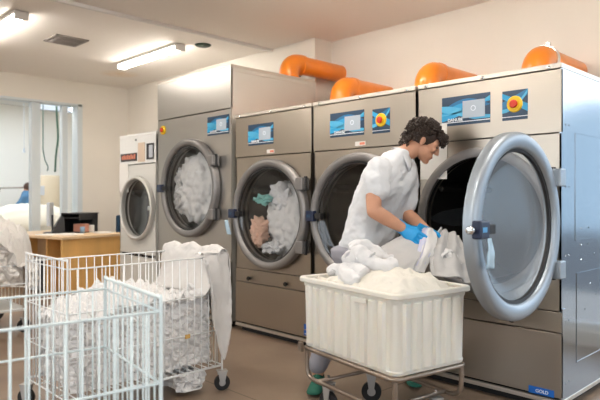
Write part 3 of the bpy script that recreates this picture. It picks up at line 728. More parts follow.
G().box((-LX/2+.02, -LY/2+.0, ZT-.03), (-LX/2+.05, -LY/2-.012, ZT+.02), .003).done('corner_bracket', m_tube, T)
for sx in (-1, 1):
    for sy in (-1, 1):
        caster(T, sx*(LX/2-.15), sy*(LY/2-.11), .06, ZL-.02, 2.3+sy*.3+sx*.2)
        G().lathe([(0, ZL+.022), (.008, ZL+.022), (.008, ZL)], (sx*(LX/2-.15), sy*(LY/2-.11), 0), 'z', 10).done('mounting_bolt', m_chrome, T)
MT = Matrix.Translation((cc.x, cc.y, 0)) @ Matrix.Rotation(ang, 4, 'Z')
# laundry in the tub
def fn3(u, v):
    a = (u-.66)*2.0; b = (v-.5)*2.0
    ed = (1-abs(2*v-1)**3)*(1-abs(2*u-1)**5)
    return .768 + .10*ed*max(0, 1-(a*a*.5+b*b*.3)) + .012*noise.noise(Vector((u*6, v*4, 3))) + .018*ed*noise.noise(Vector((u*4+v*3, (v-u*.6)*15, 5)))
o = mound('towel_heap', m_towel, None, fn3, 90, 60, -LX/2+.035, LX/2-.035, -LY/2+.035, LY/2-.035, .45, MT, amp=.014, sc=13, seed=7, flat=False, lump=.014)
tag(o, 'cream white towel spread over the right of the ribbed tub load', 'towel')
def roll(name, pts, r, m, label, seed, fl=None, cat='towel', amp=.008, fold=11):
    P = smooth_path(pts, 14); n = len(P); b = G()
    R = [r*(min(1, .5+5*min(i/n, 1-i/n))) for i in range(n)]
    b.tube(P, R, 40); 
    b.b.normal_update()
    for v in b.b.verts: v.co += v.normal*(crump(v.co, fold, amp, seed) + amp*1.6*noise.noise(v.co*14+Vector((seed, 0, 0))))
    o = b.done(name, m, smooth=True)
    o.modifiers.new('u', 'SUBSURF').render_levels = 1
    if label: tag(o, label, cat)
    return o
def tl(x, y, z): return MT @ Vector((x, y, z))
# thick rolled towel with two lobes
roll('rolled_towel', [at(349, 252, 3.35), at(353, 262, 3.30), at(360, 253, 3.27), at(368, 262, 3.25), at(382, 267, 3.22), at(400, 264, 3.2)], .062, m_cloth, 'thick white towel twisted into a roll on top of the tub load', 3)
roll('rolled_towel', [at(349, 254, 3.42), at(358, 247, 3.42), at(370, 250, 3.42), at(382, 258, 3.4), at(396, 263, 3.38)], .055, m_cloth, 'white towel roll lying behind the twisted roll in the tub', 31)
roll('bundled_cloth', [at(335, 278, 3.36), at(335, 271, 3.38), at(343, 270, 3.36), at(350, 275, 3.30), at(343, 283, 3.28), at(354, 281, 3.2)], .055, m_cloth, 'white cloth bundle at the left end of the tub', 12)
roll('bundled_cloth', [at(356, 283, 3.1), at(346, 272, 3.3), at(358, 272, 3.22), at(366, 278, 3.15)], .06, m_cloth, 'white cloth bundle under the twisted roll in the tub', 17)
# cloth being pulled out of the dryer
sheet([[at(440, 233, 3.62), at(448, 236, 3.60), at(456, 240, 3.60)],
       [at(434, 243, 3.52), at(447, 246, 3.50), at(462, 252, 3.52)],
       [at(430, 258, 3.42), at(446, 262, 3.38), at(470, 272, 3.42)],
       [at(436, 276, 3.36), at(450, 281, 3.30), at(473, 288, 3.34)]], 60, 60, 'pulled_sheet', m_greycloth, None, fold=(5, .020), fine=(9, .012), seed=7, thick=.008)
tag(bpy.data.objects['pulled_sheet'], 'pale grey sheet hanging from the open dryer into the tub', 'sheet')
roll('pulled_towel', [at(440, 262, 3.36), at(446, 251, 3.42), at(456, 258, 3.42), at(462, 268, 3.38)], .035, m_linen, 'white gathered towel in the fold of the grey sheet', 23, amp=.016)
sheet([[at(403, 236, 3.50), at(412, 243, 3.46), at(422, 247, 3.45)],
       [at(392, 241, 3.46), at(404, 250, 3.40), at(420, 256, 3.38)],
       [at(376, 252, 3.42), at(394, 261, 3.33), at(414, 266, 3.3)],
       [at(366, 262, 3.40), at(388, 270, 3.30), at(410, 274, 3.28)]], 40, 40, 'held_sheet', m_greycloth, None, fold=(3, .006), fine=(12, .003), seed=9, thick=.005)
tag(bpy.data.objects['held_sheet'], 'pale grey sheet hanging below the gloved right hand', 'sheet')
for k, (off, m, lab) in enumerate(((3, m_lav, 'lavender towel band held in the gloved right hand'), (7, m_linen, 'white towel band arching beside the lavender one in the glove'))):
    sheet([[at(404+off, 272, 3.32), at(411+off, 272, 3.34), at(418+off, 273, 3.36)],
           [at(412+off, 256, 3.37), at(419+off, 256, 3.37), at(426+off, 257, 3.4)],
           [at(417+off, 241, 3.43), at(423+off, 241, 3.43), at(430+off, 244, 3.46)],
           [at(417+off, 231, 3.49), at(424+off, 229, 3.50), at(431+off, 233, 3.53)],
           [at(419+off, 228, 3.57), at(426+off, 228, 3.58), at(433+off, 236, 3.58)],
           [at(424+off, 236, 3.64), at(430+off, 240, 3.64), at(436+off, 248, 3.62)]], 50, 20, 'held_towel', m, None, fold=(4, .008), fine=(20, .003), seed=20+k, thick=.008)
    tag([o for o in bpy.data.objects if o.name.startswith('held_towel')][-1], lab, 'towel')

# ------------------------------------------------------------------ the man
MAN = thing('person', 'man in a white polo and blue gloves bending over the ribbed tub', 'person', (-2.47, 3.05, 0))
def ering(c, a, b_, ta, n=28, tilt=None, sq=2.2):
    """elliptic ring: a along direction ta (horizontal), b across, optional tilt axis (normal)"""
    ta = Vector(ta).normalized()
    nrm = Vector((0, 0, 1)) if tilt is None else Vector(tilt).normalized()
    ta = (ta - nrm*ta.dot(nrm)).normalized(); tb = nrm.cross(ta)
    out = []
    for k in range(n):
        t = 2*PI*k/n; c_, s_ = math.cos(t), math.sin(t)
        out.append(c + ta*(a*math.copysign(abs(c_)**(2/sq), c_)) + tb*(b_*math.copysign(abs(s_)**(2/sq), s_)))
    return out
SA = (RX*.70 + FX*.71)          # shoulder axis (right shoulder near the camera = minus)
LEAN = Vector((RX*.40 + Vector((0, 0, 1)) - FX*.12)).normalized()
def limb(g, pts, rs, k=5, seg=20):
    P = smooth_path(pts, k); n = len(rs)-1; R = []
    for i in range(len(P)):
        t = i/(len(P)-1)*n; j = min(int(t), n-1); R.append(rs[j]+(rs[j+1]-rs[j])*(t-j))
    g.tube(P, R, seg); g.ell(P[0], (R[0],)*3, seg=12); g.ell(P[-1], (R[-1],)*3, seg=12)
pel = at(364, 256, 3.86); rsh = at(377, 169, 3.55); lsh = at(407, 170, 3.80); relb = at(374, 211, 3.47); rwr = at(404, 229, 3.50)
lelb = at(405, 212, 3.80); lwr = at(427, 231, 3.62); neckb = at(399, 158, 3.69); neckt = at(415, 147, 3.70)
rhip = pel - SA*.09 + Vector((0, 0, -.02)); lhip = pel + SA*.09 + Vector((0, 0, -.02))
rank = at(318, 366, 3.80); lank = at(409, 372, 3.95); rank.z = .10; lank.z = .10
rkn = (rhip+rank)/2 + RX*.02 + FX*.02; rkn.z = .50
lkn = (lhip+lank)/2 + RX*.04; lkn.z = .50
# head frame
TH = math.radians(30)
hz = RX*.985 - FX*.17
hf = (hz*math.cos(TH) + Vector((0, 0, -math.sin(TH)))).normalized(); hu = (hz*math.sin(TH) + Vector((0, 0, math.cos(TH)))).normalized(); hl = hu.cross(hf)
hc = at(424.5, 142.5, 3.70)
def H(x, y, z): return hc + hf*x + hl*y + hu*z
HM = Matrix((( hf.x, hl.x, hu.x), (hf.y, hl.y, hu.y), (hf.z, hl.z, hu.z))).to_4x4()
g = G()
g.loft([ering(pel+Vector((0, 0, -.08)), .15, .10, SA), ering(pel, .165, .115, SA), ering(at(369, 235, 3.80), .155, .105, SA), ering(at(378, 205, 3.75), .165, .11, SA), ering(at(386, 182, 3.71), .18, .115, SA), ering(at(392, 167, 3.69), .165, .09, SA), ering(at(396, 158, 3.69), .09, .07, SA)])
limb(g, [neckb, at(407, 153, 3.69), neckt], [.066, .058, .056])
limb(g, [rsh, (rsh+relb)/2-RX*.01, relb], [.052, .050, .044]); limb(g, [relb, relb+(rwr-relb)*.4, rwr], [.045, .044, .029])
limb(g, [lsh, (lsh+lelb)/2, lelb], [.055, .05, .041]); limb(g, [lelb, lelb+(lwr-lelb)*.4, lwr], [.042, .042, .028])
limb(g, [rhip, rkn, rank], [.088, .06, .038]); limb(g, [lhip, lkn, lank], [.088, .06, .038])
g.ell(H(-.014, 0, .028), (.098, .078, .086), HM, 24)       # cranium
g.ell(H(.045, 0, .01), (.05, .062, .075), HM, 20)         # face
g.ell(H(.038, 0, -.062), (.050, .050, .048), HM, 20)      # jaw
g.ell(H(.062, 0, -.100), (.024, .026, .018), HM, 14)      # chin
for s in (-1, 1):
    g.ell(H(.014, s*.040, -.052), (.045, .022, .040), HM, 14)   # jaw angle
    g.ell(H(.066, s*.036, -.018), (.022, .022, .018), HM, 12)  # cheekbone
    g.ell(H(.079, s*.03, .022), (.014, .026, .008), HM, 12)    # brow
    ear = Matrix.Rotation(.0, 4, 'X')
    g.ell(H(-.012, s*.080, -.006), (.017, .008, .030), HM, 12)
    g.ell(H(-.016, s*.086, .006), (.014, .006, .016), HM, 12)
g.tube([H(.086, 0, .018), H(.098, 0, -.005), H(.106, 0, -.026)], [.008, .009, .0105], 12); g.ell(H(.106, 0, -.028), (.012, .011, .009), HM, 12)
for s in (-1, 1): g.ell(H(.097, s*.011, -.031), (.010, .008, .007), HM, 10)
g.ell(H(.079, 0, -.058), (.014, .024, .009), HM, 12); g.ell(H(.077, 0, -.072), (.013, .021, .008), HM, 12); g.ell(H(.066, 0, -.066), (.020, .032, .030), HM, 14)
g.tube([neckt, H(-.01, 0, -.04)], [.056, .058], 16)
body = g.done('body', m_skin, MAN, world=True, remesh=.0042, sm=3)
for s in (-1, 1):
    G().ell(H(.083, s*.032, .004), (.009, .014, .006), HM, 12).done('eye', m_eye, MAN, smooth=True, world=True)
    G().tube(smooth_path([H(.090, s*.014, .022), H(.093, s*.032, .029), H(.082, s*.052, .022)], 4), .004, 8).done('eyebrow', m_hair, MAN, smooth=True, world=True)
G().tube(smooth_path([H(.083, -.026, -.066), H(.0905, -.008, -.065), H(.0905, .008, -.065), H(.083, .026, -.066)], 4), .0028, 8).done('mouth', m_lip, MAN, smooth=True, world=True)
# curly hair: many curls over the skull
random.seed(11); g = G()
g.ell(H(-.024, 0, .036), (.103, .088, .088), HM, 24)
cnt = 0
while cnt < 950:
    th = random.uniform(0, 2*PI); ph = random.uniform(-.45, PI/2)
    x, y, z = math.cos(th)*math.cos(ph), math.sin(th)*math.cos(ph), math.sin(ph)
    if x > .55 and z < .42: continue
    if x > .0 and z < .10 and abs(y) > .3: continue
    if z < -.25 and x > -.35: continue
    rr = random.uniform(.95, 1.1)
    k = 1.0+.06*max(0, z)
    c = H(-.024+x*.112*rr*k, y*.096*rr, .032+z*.096*rr*k)
    if z < -.15: c = H(-.036+x*.100*rr, y*.084*rr, .035+z*.24*rr)
    s = random.uniform(.006, .012); ax = Vector((random.uniform(-1, 1), random.uniform(-1, 1), random.uniform(-1, 1))).normalized(); u = ax.orthogonal().normalized(); w = ax.cross(u)
    g.tube([c + u*(s*math.cos(a)) + w*(s*math.sin(a)) + ax*(a*.0018) for a in [k2*PI/4 for k2 in range(9)]], .0034, 5)
    cnt += 1
# quiff falling over the forehead
for k in range(220):
    y = random.uniform(-.06, .06); x = random.uniform(.055, .115); z = random.uniform(.055, .105) - max(0, x-.09)*1.2
    c = H(x, y, z); s = random.uniform(.006, .012); ax = Vector((random.uniform(-1, 1), random.uniform(-1, 1), random.uniform(-1, 1))).normalized(); u = ax.orthogonal().normalized(); w = ax.cross(u)
    g.tube([c + u*(s*math.cos(a)) + w*(s*math.sin(a)) + ax*(a*.002) for a in [k2*PI/4 for k2 in range(9)]], .0034, 5)
g.done('curly_hair', m_hair, MAN, world=True, smooth=True)
# polo
g = G()
g.loft([ering(at(368, 247, 3.85), .212, .156, SA), ering(at(368.5, 242, 3.84), .213, .156, SA), ering(at(372, 228, 3.81), .205, .148, SA), ering(at(379, 206, 3.76), .205, .148, SA), ering(at(386, 187, 3.72), .212, .148, SA), ering(at(390, 173, 3.70), .205, .130, SA), ering(at(393, 163, 3.69), .165, .105, SA), ering(at(397, 155, 3.69), .10, .085, SA), ering(at(401, 151, 3.69), .068, .07, SA)])
scuff = relb+(rsh-relb)*.52
limb(g, [rsh+SA*.02, rsh+(scuff-rsh)*.5, scuff], [.080, .079, .077], seg=24)
lcuff = lelb+(lsh-lelb)*.25
limb(g, [lsh-SA*.02, lsh+(lcuff-lsh)*.5, lcuff], [.074, .074, .072], seg=24)
o = g.done('polo_shirt', m_shirt, MAN, world=True, remesh=.007, sm=8)
tx = bpy.data.textures.new('shirt_folds', 'CLOUDS'); tx.noise_scale = .10; tx.noise_depth = 2
md = o.modifiers.new('d', 'DISPLACE'); md.texture = tx; md.strength = .035; md.texture_coords = 'LOCAL'; md.mid_level = .38
tx2 = bpy.data.textures.new('fine_folds', 'CLOUDS'); tx2.noise_scale = .035; tx2.noise_depth = 1
md = o.modifiers.new('d2', 'DISPLACE'); md.texture = tx2; md.strength = .006; md.texture_coords = 'LOCAL'
# collar, placket, buttons, hems
def collar():
    g = G(); ax = (neckt-neckb).normalized(); fwd = (hz - ax*hz.dot(ax)).normalized(); sd = ax.cross(fwd)
    rings = []
    for q, (rr, hh) in enumerate(((.072, .0), (.067, .028), (.070, .034), (.098, .000), (.104, -.014), (.098, -.014))):
        ring = []
        for k in range(33):
            a = math.radians(22) + (2*PI-math.radians(44))*k/32
            dip = max(0, math.cos(a))**2
            rr2 = rr*.9; ring.append(neckb+ax*.012 + fwd*(.018+rr2*math.cos(a)*1.0) + sd*(rr2*math.sin(a)) + ax*(hh) - Vector((0, 0, 1))*dip*(.030 if q in (3, 4, 5) else .012))
        rings.append(ring)
    g.loft(rings, cap=False, closed_ring=False)
    o = g.done('collar', m_shirt, MAN, world=True, smooth=True); md = o.modifiers.new('s', 'SOLIDIFY'); md.thickness = .004
collar()
# trousers
g = G()
g.loft([ering(pel+Vector((0, 0, -.12)), .18, .13, SA), ering(pel-RX*.03, .215, .15, SA), ering(pel-RX*.035+Vector((0, 0, .05)), .215, .155, SA), ering(pel-RX*.01+Vector((0, 0, .08)), .18, .12, SA)])
limb(g, [rhip, rkn, rank+Vector((0, 0, .05))], [.103, .080, .064]); limb(g, [lhip, lkn, lank+Vector((0, 0, .05))], [.103, .080, .064])
g.done('trousers', m_trouser, MAN, world=True, remesh=.008, sm=4)
# shoes
def shoe(ank, dirv):
    d = Vector(dirv); d.z = 0; d.normalize(); s = d.cross(Vector((0, 0, 1)))
    def P(x, y, z): return Vector((ank.x, ank.y, 0)) + d*x + s*y + Vector((0, 0, z))
    g = G(); secs = [(-.07, .030, .075), (-.06, .038, .105), (-.03, .040, .115), (.02, .040, .11), (.06, .042, .080), (.11, .048, .062), (.16, .048, .052), (.195, .038, .044), (.212, .018, .035)]
    g.loft([[P(x, w*math.cos(a), .02+max(0, (h-.02)*math.sin(a)) if math.sin(a) > 0 else .02) for a in [2*PI*k/20 for k in range(20)]] for x, w, h in secs])
    sh = g.done('shoe', m_shoe, MAN, world=True, smooth=True)
    g = G(); g.loft([[P(x, (w+.004)*(1 if q < 2 else -1), z) for q, z in ((0, 0.001), (1, .028), (2, .028), (3, 0.001))] for x, w, h in [(-.078, .022, 0)]+secs[1:-1]+[(.206, .028, 0), (.219, .012, 0)]])
    g.done('sole', m_sole, sh); bpy.data.objects[sh.name]
    g = G()
    for k in range(4): x = .035+k*.024; g.tube([P(x, -.025, .10-k*.012), P(x+.006, 0, .112-k*.013), P(x, .025, .10-k*.012)], .003, 6)
    g.done('laces', m_shoe, sh)
shoe(rank, -FX*.95 - RX*.18); shoe(lank, -FX*.95 + RX*.05)
# gloves
def glove(wr, dirv, palm_n, side, curl, name='glove'):
    """dirv: wrist to knuckles; palm_n: towards palm; side: towards thumb"""
    d = Vector(dirv).normalized(); n = Vector(palm_n); n = (n-d*n.dot(d)).normalized(); s = d.cross(n); s = s if s.dot(Vector(side)) > 0 else -s
    g = G()
    g.loft([[wr + d*x + s*(a*1.12*math.cos(t)) + n*(b*1.1*math.sin(t)) for t in [2*PI*k/20 for k in range(20)]] for x, a, b in ((-.055, .037, .035), (-.05, .036, .034), (-.02, .033, .030), (.0, .034, .026), (.03, .041, .021), (.06, .045, .018), (.085, .043, .015), (.095, .036, .010))])
    for k, (off, L) in enumerate(((.033, .078), (.011, .086), (-.011, .080), (-.032, .065))):
        p = wr + d*.085 + s*off; pts = [wr+d*.05+s*off*.8, p]; a = 0; dirf = d.copy()
        for seg in (.45, .32, .26):
            a += curl*(.9+.1*k); dirf = (d*math.cos(a) + n*math.sin(a) + s*(off*1.6)).normalized(); p = p + dirf*L*seg; pts.append(p)
        g.tube(pts, [.0115, .0115, .011, .010, .0082], 12); g.ell(pts[-1], (.0078,)*3, seg=10); g.ell(pts[2], (.0105,)*3, seg=10); g.ell(pts[3], (.0095,)*3, seg=10)
    b0 = wr + d*.022 + s*.024; b1 = b0 + (d*.6+s*.6+n*.5).normalized()*.042; b2 = b1 + (d*.8+s*.15+n*.65).normalized()*.032; b3 = b2 + (d*.8-s*.1+n*.6).normalized()*.025
    g.tube([b0, b1, b2, b3], [.015, .0125, .011, .009], 12); g.ell(b3, (.009,)*3, seg=10)
    return g.done(name, m_glove, MAN, world=True, remesh=.0028, sm=2)
kn = at(422, 241, 3.44)
glove(rwr, kn-rwr, FX*.9 + RX*.15 - Vector((0, 0, .2)), RX*.6 + Vector((0, 0, 1)), .30)
glove(lwr, at(441, 236, 3.55)-lwr, Vector((0, 0, -1)) - FX*.6, RX*.3 - FX, .45)

# ------------------------------------------------------------------ desk corner
DK = thing('desk', 'orange wood office desk in front of the left wall', 'desk', (-7.20, 2.94, 0), math.radians(12))
# local: desk runs to -x (1.45) and +y (.98)
G().box((-1.5, -.03, .715), (.03, 1.0, .75), .004).done('desk_top', m_woodtop, DK)
G().box((-.03, .0, 0), (0, .96, .715), .002).done('side_panel', m_wood, DK)
G().box((-1.44, .0, 0), (-1.32, .96, .715), .002).done('side_panel', m_wood, DK)
G().box((-1.32, .5, .0), (-.03, .53, .715), .002).done('back_panel', mat('desk_back', (.62, .42, .24), .6), DK)
G().box((-.5, .1, 0), (-.47, .5, .715), .002).done('divider_panel', m_wood, DK)
DM = Matrix.Translation((-7.20, 2.94, 0)) @ Matrix.Rotation(math.radians(12), 4, 'Z')
def dthing(name, label, cat, x, y, z=.75, rz=0): p = DM @ Vector((x, y, z)); return thing(name, label, cat, p, math.radians(12)+rz)
t = dthing('computer_tower', 'grey computer tower under the desk', 'computer', -.75, .18, 0)
G().box((-.10, -.10, .02), (.10, .28, .44), .008).done('case', m_greybox, t); G().box((-.10, -.115, .02), (.10, -.10, .44), .006).done('front_bezel', m_greybox, t); G().box((-.105, -.02, 0), (.105, .22, .02)).done('feet', m_black, t)
G().box((.105, -.06, .02), (.15, .26, .40), .004).done('black_side_box', m_black, t)
t = dthing('monitor', 'thin silver monitor seen edge-on on the desk', 'monitor', -.86, .40, rz=math.radians(-40))
G().box((-.22, -.02, .10), (.22, .02, .42), .01).done('screen', m_greybox, t); G().box((-.03, .02, .0), (.03, .04, .25), .003).done('stand', m_black, t); G().box((-.11, -.08, 0), (.11, .1, .012), .004).done('foot', m_black, t)
t = dthing('desk_phone', 'black wedge shaped terminal between the monitor and the tray unit', 'phone', -.80, .46, rz=math.radians(-30))
g = G(); g.loft([[(-.12, -.08, 0), (-.12, .10, 0), (-.12, .08, .23), (-.12, .055, .235)], [(.12, -.08, 0), (.12, .10, 0), (.12, .08, .23), (.12, .055, .235)]]); g.done('housing', m_black, t)
G().box((-.08, -.05, .0), (.08, -.045, .1), mtx=Matrix.Translation((0, .01, .06)) @ Matrix.Rotation(-.55, 4, 'X')).done('keypad', m_greybox, t)
t = dthing('desk_tray', 'black open desk tray unit full of papers', 'tray', -.66, .72, rz=math.radians(22))
g = G(); g.box((-.14, -.22, 0), (.14, .24, .012)).box((-.14, -.22, .26), (.15, .25, .275)).box((-.14, .22, 0), (.14, .24, .26)).box((-.14, -.22, 0), (-.128, .24, .26)).box((.128, .10, .0), (.14, .24, .26)).box((-.13, -.22, .2), (.14, .24, .212)).box((.128, -.22, .18), (.14, .24, .27)); g.done('shell', m_black, t)
m_pk = mat('pinkish_folder', (.55, .25, .18), .7)
for i, (a, b_, m, lab) in enumerate(((-.12, .30, m_pk, 'pinkish folder in the black desk tray'), (.05, .34, m_paper, 'white card standing in the black desk tray'))):
    o = G().box((0, 0, 0), (.18, .10-.06*i, .11-.02*i), .004, DM @ Matrix.Translation((-.66, .62+.13*i, .763)) @ Matrix.Rotation(.38, 4, 'Z')).done('folder' if i == 0 else 'card', m); tag(o, lab, 'stationery')
for i, (x, y, rz, lab) in enumerate(((-.30, .30, .3, 'white paper stack at the near corner of the desk'), (-.30, .82, -.2, 'open white papers at the right end of the desk'), (-.5, .16, .1, 'flat papers at the left of the desk'))):
    o = G().box((-.15, -.11, 0), (.15, .11, .016-.004*i), .002, DM @ Matrix.Translation((x, y, .7505)) @ Matrix.Rotation(rz, 4, 'Z')).done('paper_stack', m_paper); tag(o, lab, 'paper')
o = G().ell((0, 0, 0), (.06, .04, .022)).tf(DM @ Matrix.Translation((-1.05, .12, .772))).done('computer_mouse', m_black, smooth=True); tag(o, 'small black computer mouse at the left end of the desk', 'mouse')
o = G().lathe([(0, 0), (.03, 0), (.034, .09), (.03, .09), (.028, .01), (0, .01)], DM @ Vector((-.40, .58, .751)), 'z', 20).done('cup', mat('cup_blue', (.2, .3, .42), .4), smooth=True); tag(o, 'small grey blue cup in front of the black tray unit', 'cup')
# office chair
t = thing('office_chair', 'navy office chair half hidden behind the right end of the desk', 'chair', (-7.75, 4.28, 0), .3)
G().box((-.23, -.22, .45), (.25, .22, .53), .03).done('seat', m_chairblue, t, auto=50); G().box((-.26, -.2, .62), (-.2, .2, .98), .025).done('backrest', m_chairblue, t, auto=50)
G().tube([(0, 0, .08), (0, 0, .45)], .025, 12).done('column', m_black, t); G().tube(smooth_path([(-.2, 0, .48), (-.28, 0, .52), (-.25, 0, .7)], 5), .015, 8).done('back_bracket', m_black, t)
for s in (-1, 1): G().tube(smooth_path([(-.15, s*.25, .5), (.2, s*.27, .52), (.24, s*.27, .62), (.1, s*.27, .70), (-.15, s*.27, .69)], 5), .016, 8).done('armrest', m_black, t, smooth=True)
for k in range(5):
    a = k*2*PI/5; G().tube([(0, 0, .10), (.27*math.cos(a), .27*math.sin(a), .07)], [.022, .016], 8).done('leg', m_black, t); G().ell((.27*math.cos(a), .27*math.sin(a), .03), (.03, .03, .03), seg=12).done('caster', m_black, t, smooth=True)

# ------------------------------------------------------------------ next room
t = thing('water_tank', 'cream upright cabinet tank in the next room behind the opening', 'tank', (-11.6, 4.45, 0))
G().lathe([(0, 0), (.30, 0), (.31, .02), (.31, 1.62), (.29, 1.66), (0, 1.68)], (0, 0, 0), 'z', 40).done('tank_body', m_tank, t, auto=40)
G().box((.24, -.22, 1.28), (.28, -.06, 1.46), .002, Matrix.Rotation(-.1, 4, 'Z')).done('label_plate', m_greybox, t)
def mfn(u, v):
    return .55+.62*(math.sin(PI*min(1, max(0, (u+.05)/1.1)))**.5)*(math.sin(PI*min(1, max(0, (v+.02)/1.04)))**.35)
o = mound('dust_sheet', mat('cream_cover', (.74, .70, .60), .9), None, mfn, 40, 50, -10.9, -9.6, 2.7, 4.5, .02, None, amp=.02, sc=4, seed=8, flat=False, lump=.03); tag(o, 'cream sheet covering a bulky machine beyond the opening', 'cover')
for px, d, top, m, nm, lab in ((56, 10.6, 100, m_cable, 'hanging_cable', 'thick green cable hanging from the ceiling above the cream tank'),):
    P = [at(57, 95, d), at(56.5, 104, d), at(57, 120, d), at(58, 138, d), at(56, 155, d), at(55, 172, d)]; P[0].z = 3.3
    o = G().tube(smooth_path(P, 5), .018, 8).done(nm, m, smooth=True); tag(o, lab, 'cable')
P = [at(43, 150, 10.6), at(45, 160, 10.6), at(48, 167, 10.6), at(47, 171, 10.6)]
o = G().tube([Vector((P[0].x, P[0].y, 3.3))] + smooth_path(P, 4), .010, 8).done('hanging_cable', m_cable, smooth=True); tag(o, 'thin green cable drooping left of the thick green one', 'cable')
for i, (px, py, lab) in enumerate(((24, 148, 'pull cord hanging at the left in the next room'), (62, 144, 'pull cord hanging right of the green cable'))):
    p = at(px, py, 11.5); t = thing('pull_cord', lab, 'cord', (p.x, p.y, p.z)); G().tube([(0, 0, 0), (0, 0, 3.3-p.z)], .004, 6).done('cord', m_greybox, t); G().tube([(0, 0, -.09), (0, 0, 0)], [.022, .012], 10).done('weight', m_greybox, t)
p = at(56, 109, 11.4); t = thing('ceiling_heater', 'dark strip heater under the ceiling of the next room', 'heater', (p.x, p.y, p.z))
G().box((-.06, -.35, -.05), (.06, .30, .05), .01).done('housing', m_greybox, t); G().tube([(0, -.2, .05), (0, -.2, 3.3-p.z)], .01, 8).done('hanger', m_greybox, t); G().tube([(0, .2, .05), (0, .2, 3.3-p.z)], .01, 8).done('hanger', m_greybox, t)
p = at(75, 110, 11.6); t = thing('spot_lamp', 'small lit lamp near the top of the opening to the next room', 'lamp', (p.x, p.y, p.z))
G().ell((0, 0, 0), (.07, .09, .05)).done('bulb', mat('lamp_white', (.9, .9, .9), .5, emit=((.9, .95, 1), 12)), t, smooth=True); G().tube([(0, 0, .04), (0, 0, 3.3-p.z)], .012, 8).done('hanger', m_greybox, t)
# worker bending over an ironing table
P2 = thing('person', 'worker in a blue shirt bending over a table in the next room', 'person', (-12.9, 3.35, 0))
def w(px, py, d=12.3): return at(px, py, d)
P2.location = Vector((at(31, 200, 12.3).x, at(31, 200, 12.3).y, 0))
g = G(); ph = w(33, 208); ph.z = .92
limb(g, [ph, w(30, 203), w(29, 196)], [.14, .15, .12]); limb(g, [w(29, 196), w(29, 191)], [.05, .05])
g.ell(w(28, 188.5), (.085, .085, .105)); g.tube([w(27, 189.5, 12.25), w(25.9, 190, 12.2)], [.014, .008], 8)
for s in (-1, 1):
    a = ph+FX*.1*s; k = Vector((a.x, a.y, .5)); f = Vector((a.x, a.y, .06)); limb(g, [a, k, f], [.09, .06, .045]); g.ell(f+Vector((0, 0, -.02)) - RX*.06, (.09, .09, .035))
    limb(g, [w(28, 197)+FX*.15*s, w(24, 204)+FX*.15*s, w(17, 208)+FX*.1*s], [.055, .045, .035])
    for q in range(4): limb(g, [w(17, 208)+FX*(.1*s+.018*(q-1.5)), w(15.5, 209)+FX*(.1*s+.02*(q-1.5)), w(14.5, 210)+FX*(.1*s+.02*(q-1.5))], [.010, .010, .008], 2, 8)
    limb(g, [w(17, 208)+FX*(.1*s), w(16.5, 209.5)+FX*(.1*s-.04)], [.012, .009], 2, 8)
g.done('body', m_skin, P2, world=True, remesh=.014, sm=2)
g = G(); limb(g, [w(32, 206), w(29, 201), w(28, 196)], [.17, .18, .14])
for s in (-1, 1): limb(g, [w(28, 197)+FX*.15*s, w(24, 203)+FX*.16*s, w(20, 206)+FX*.13*s], [.075, .065, .055])
g.done('blue_shirt', m_denim, P2, world=True, remesh=.014, sm=3)
g = G(); limb(g, [ph+Vector((0, 0, .03)), ph-Vector((0, 0, .08))], [.16, .15]); 
for s in (-1, 1): a = ph+FX*.1*s; limb(g, [a, Vector((a.x, a.y, .5)), Vector((a.x, a.y, .12))], [.11, .085, .07])
g.done('trousers', m_chairblue, P2, world=True, remesh=.014, sm=3)
g = G(); g.ell(w(28.6, 187), (.10, .10, .10)); g.ell(w(31.3, 187), (.05, .05, .05)); g.done('brown_hair', m_brownhair, P2, world=True, smooth=True)
t = thing('ironing_table', 'white ironing table with a raised steel frame at the left of the next room', 'table', (at(9, 210, 11.6).x, at(9, 210, 11.6).y, 0), math.atan2(RX.y, RX.x))
G().box((-.55, -.4, .93), (.42, .4, 1.0), .02).done('table_top', m_white, t)
for x in (-.5, .36):
    for y in (-.34, .34): G().tube([(x, y, 0), (x, y, .93)], .025, 10).done('leg', m_wheelgrey, t)
G().tube([(-.20, -.3, 1.0), (-.02, -.3, 1.42), (.42, -.3, 1.43)], .018, 8).done('raised_frame', m_tube, t)

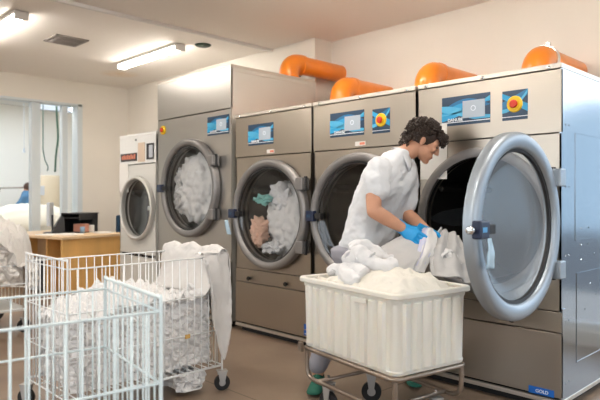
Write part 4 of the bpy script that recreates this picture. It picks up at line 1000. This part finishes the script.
# ------------------------------------------------------------------ light
W_ = bpy.data.worlds.new('sky'); bpy.context.scene.world = W_; W_.use_nodes = True; nt = W_.node_tree; bg = nt.nodes['Background']
tc = nt.nodes.new('ShaderNodeTexCoord'); sp = nt.nodes.new('ShaderNodeSeparateXYZ'); rp = nt.nodes.new('ShaderNodeValToRGB')
nt.links.new(tc.outputs['Generated'], sp.inputs[0]); nt.links.new(sp.outputs['Z'], rp.inputs[0]); nt.links.new(rp.outputs[0], bg.inputs[0])
rp.color_ramp.elements[0].position = .0; rp.color_ramp.elements[0].color = (.92, .96, 1, 1); rp.color_ramp.elements[1].position = .7; rp.color_ramp.elements[1].color = (.74, .87, 1, 1)
bg.inputs[1].default_value = 3.4
def portal(loc, rot, sx, sy):
    l = bpy.data.lights.new('portal', 'AREA'); l.shape = 'RECTANGLE'; l.size = sx; l.size_y = sy; l.cycles.is_portal = True
    o = bpy.data.objects.new('daylight_opening', l); C.objects.link(o); o.location = loc; o.rotation_euler = rot
portal(((WX0+WX1)/2, YB+.16, (WZ0+WZ1)/2), (-PI/2, 0, 0), WX1-WX0, WZ1-WZ0)
portal((XR+.16, (RY0+RY1)/2, (RZ0+RZ1)/2), (0, PI/2, 0), RZ1-RZ0, RY1-RY0)
portal(((FX0+FX1)/2, YF-.16, 1.9), (PI/2, 0, 0), FX1-FX0, 1.6)
portal((-11.5, 3.25, 3.4), (0, 0, 0), 2.6, 4.5)

# ------------------------------------------------------------------ camera
cam = bpy.data.cameras.new('camera'); co = bpy.data.objects.new('camera', cam); C.objects.link(co)
cam.sensor_width = 36; cam.lens = 583/600*36; cam.shift_y = -2.5/600; cam.clip_start = .05
co.location = (0, 0, HC); co.rotation_euler = (PI/2, 0, math.radians(45.6))
cam.dof.use_dof = True; cam.dof.focus_distance = 3.7; cam.dof.aperture_fstop = 2.4
sc = bpy.context.scene; sc.camera = co
sc.view_settings.view_transform = 'Standard'; sc.view_settings.look = 'None'; sc.view_settings.gamma = 1; sc.view_settings.exposure = 0.12
for t in (A, B, Cc, D, E):
    for k in ('cx', 'cz'):
        if k in t: del t[k]
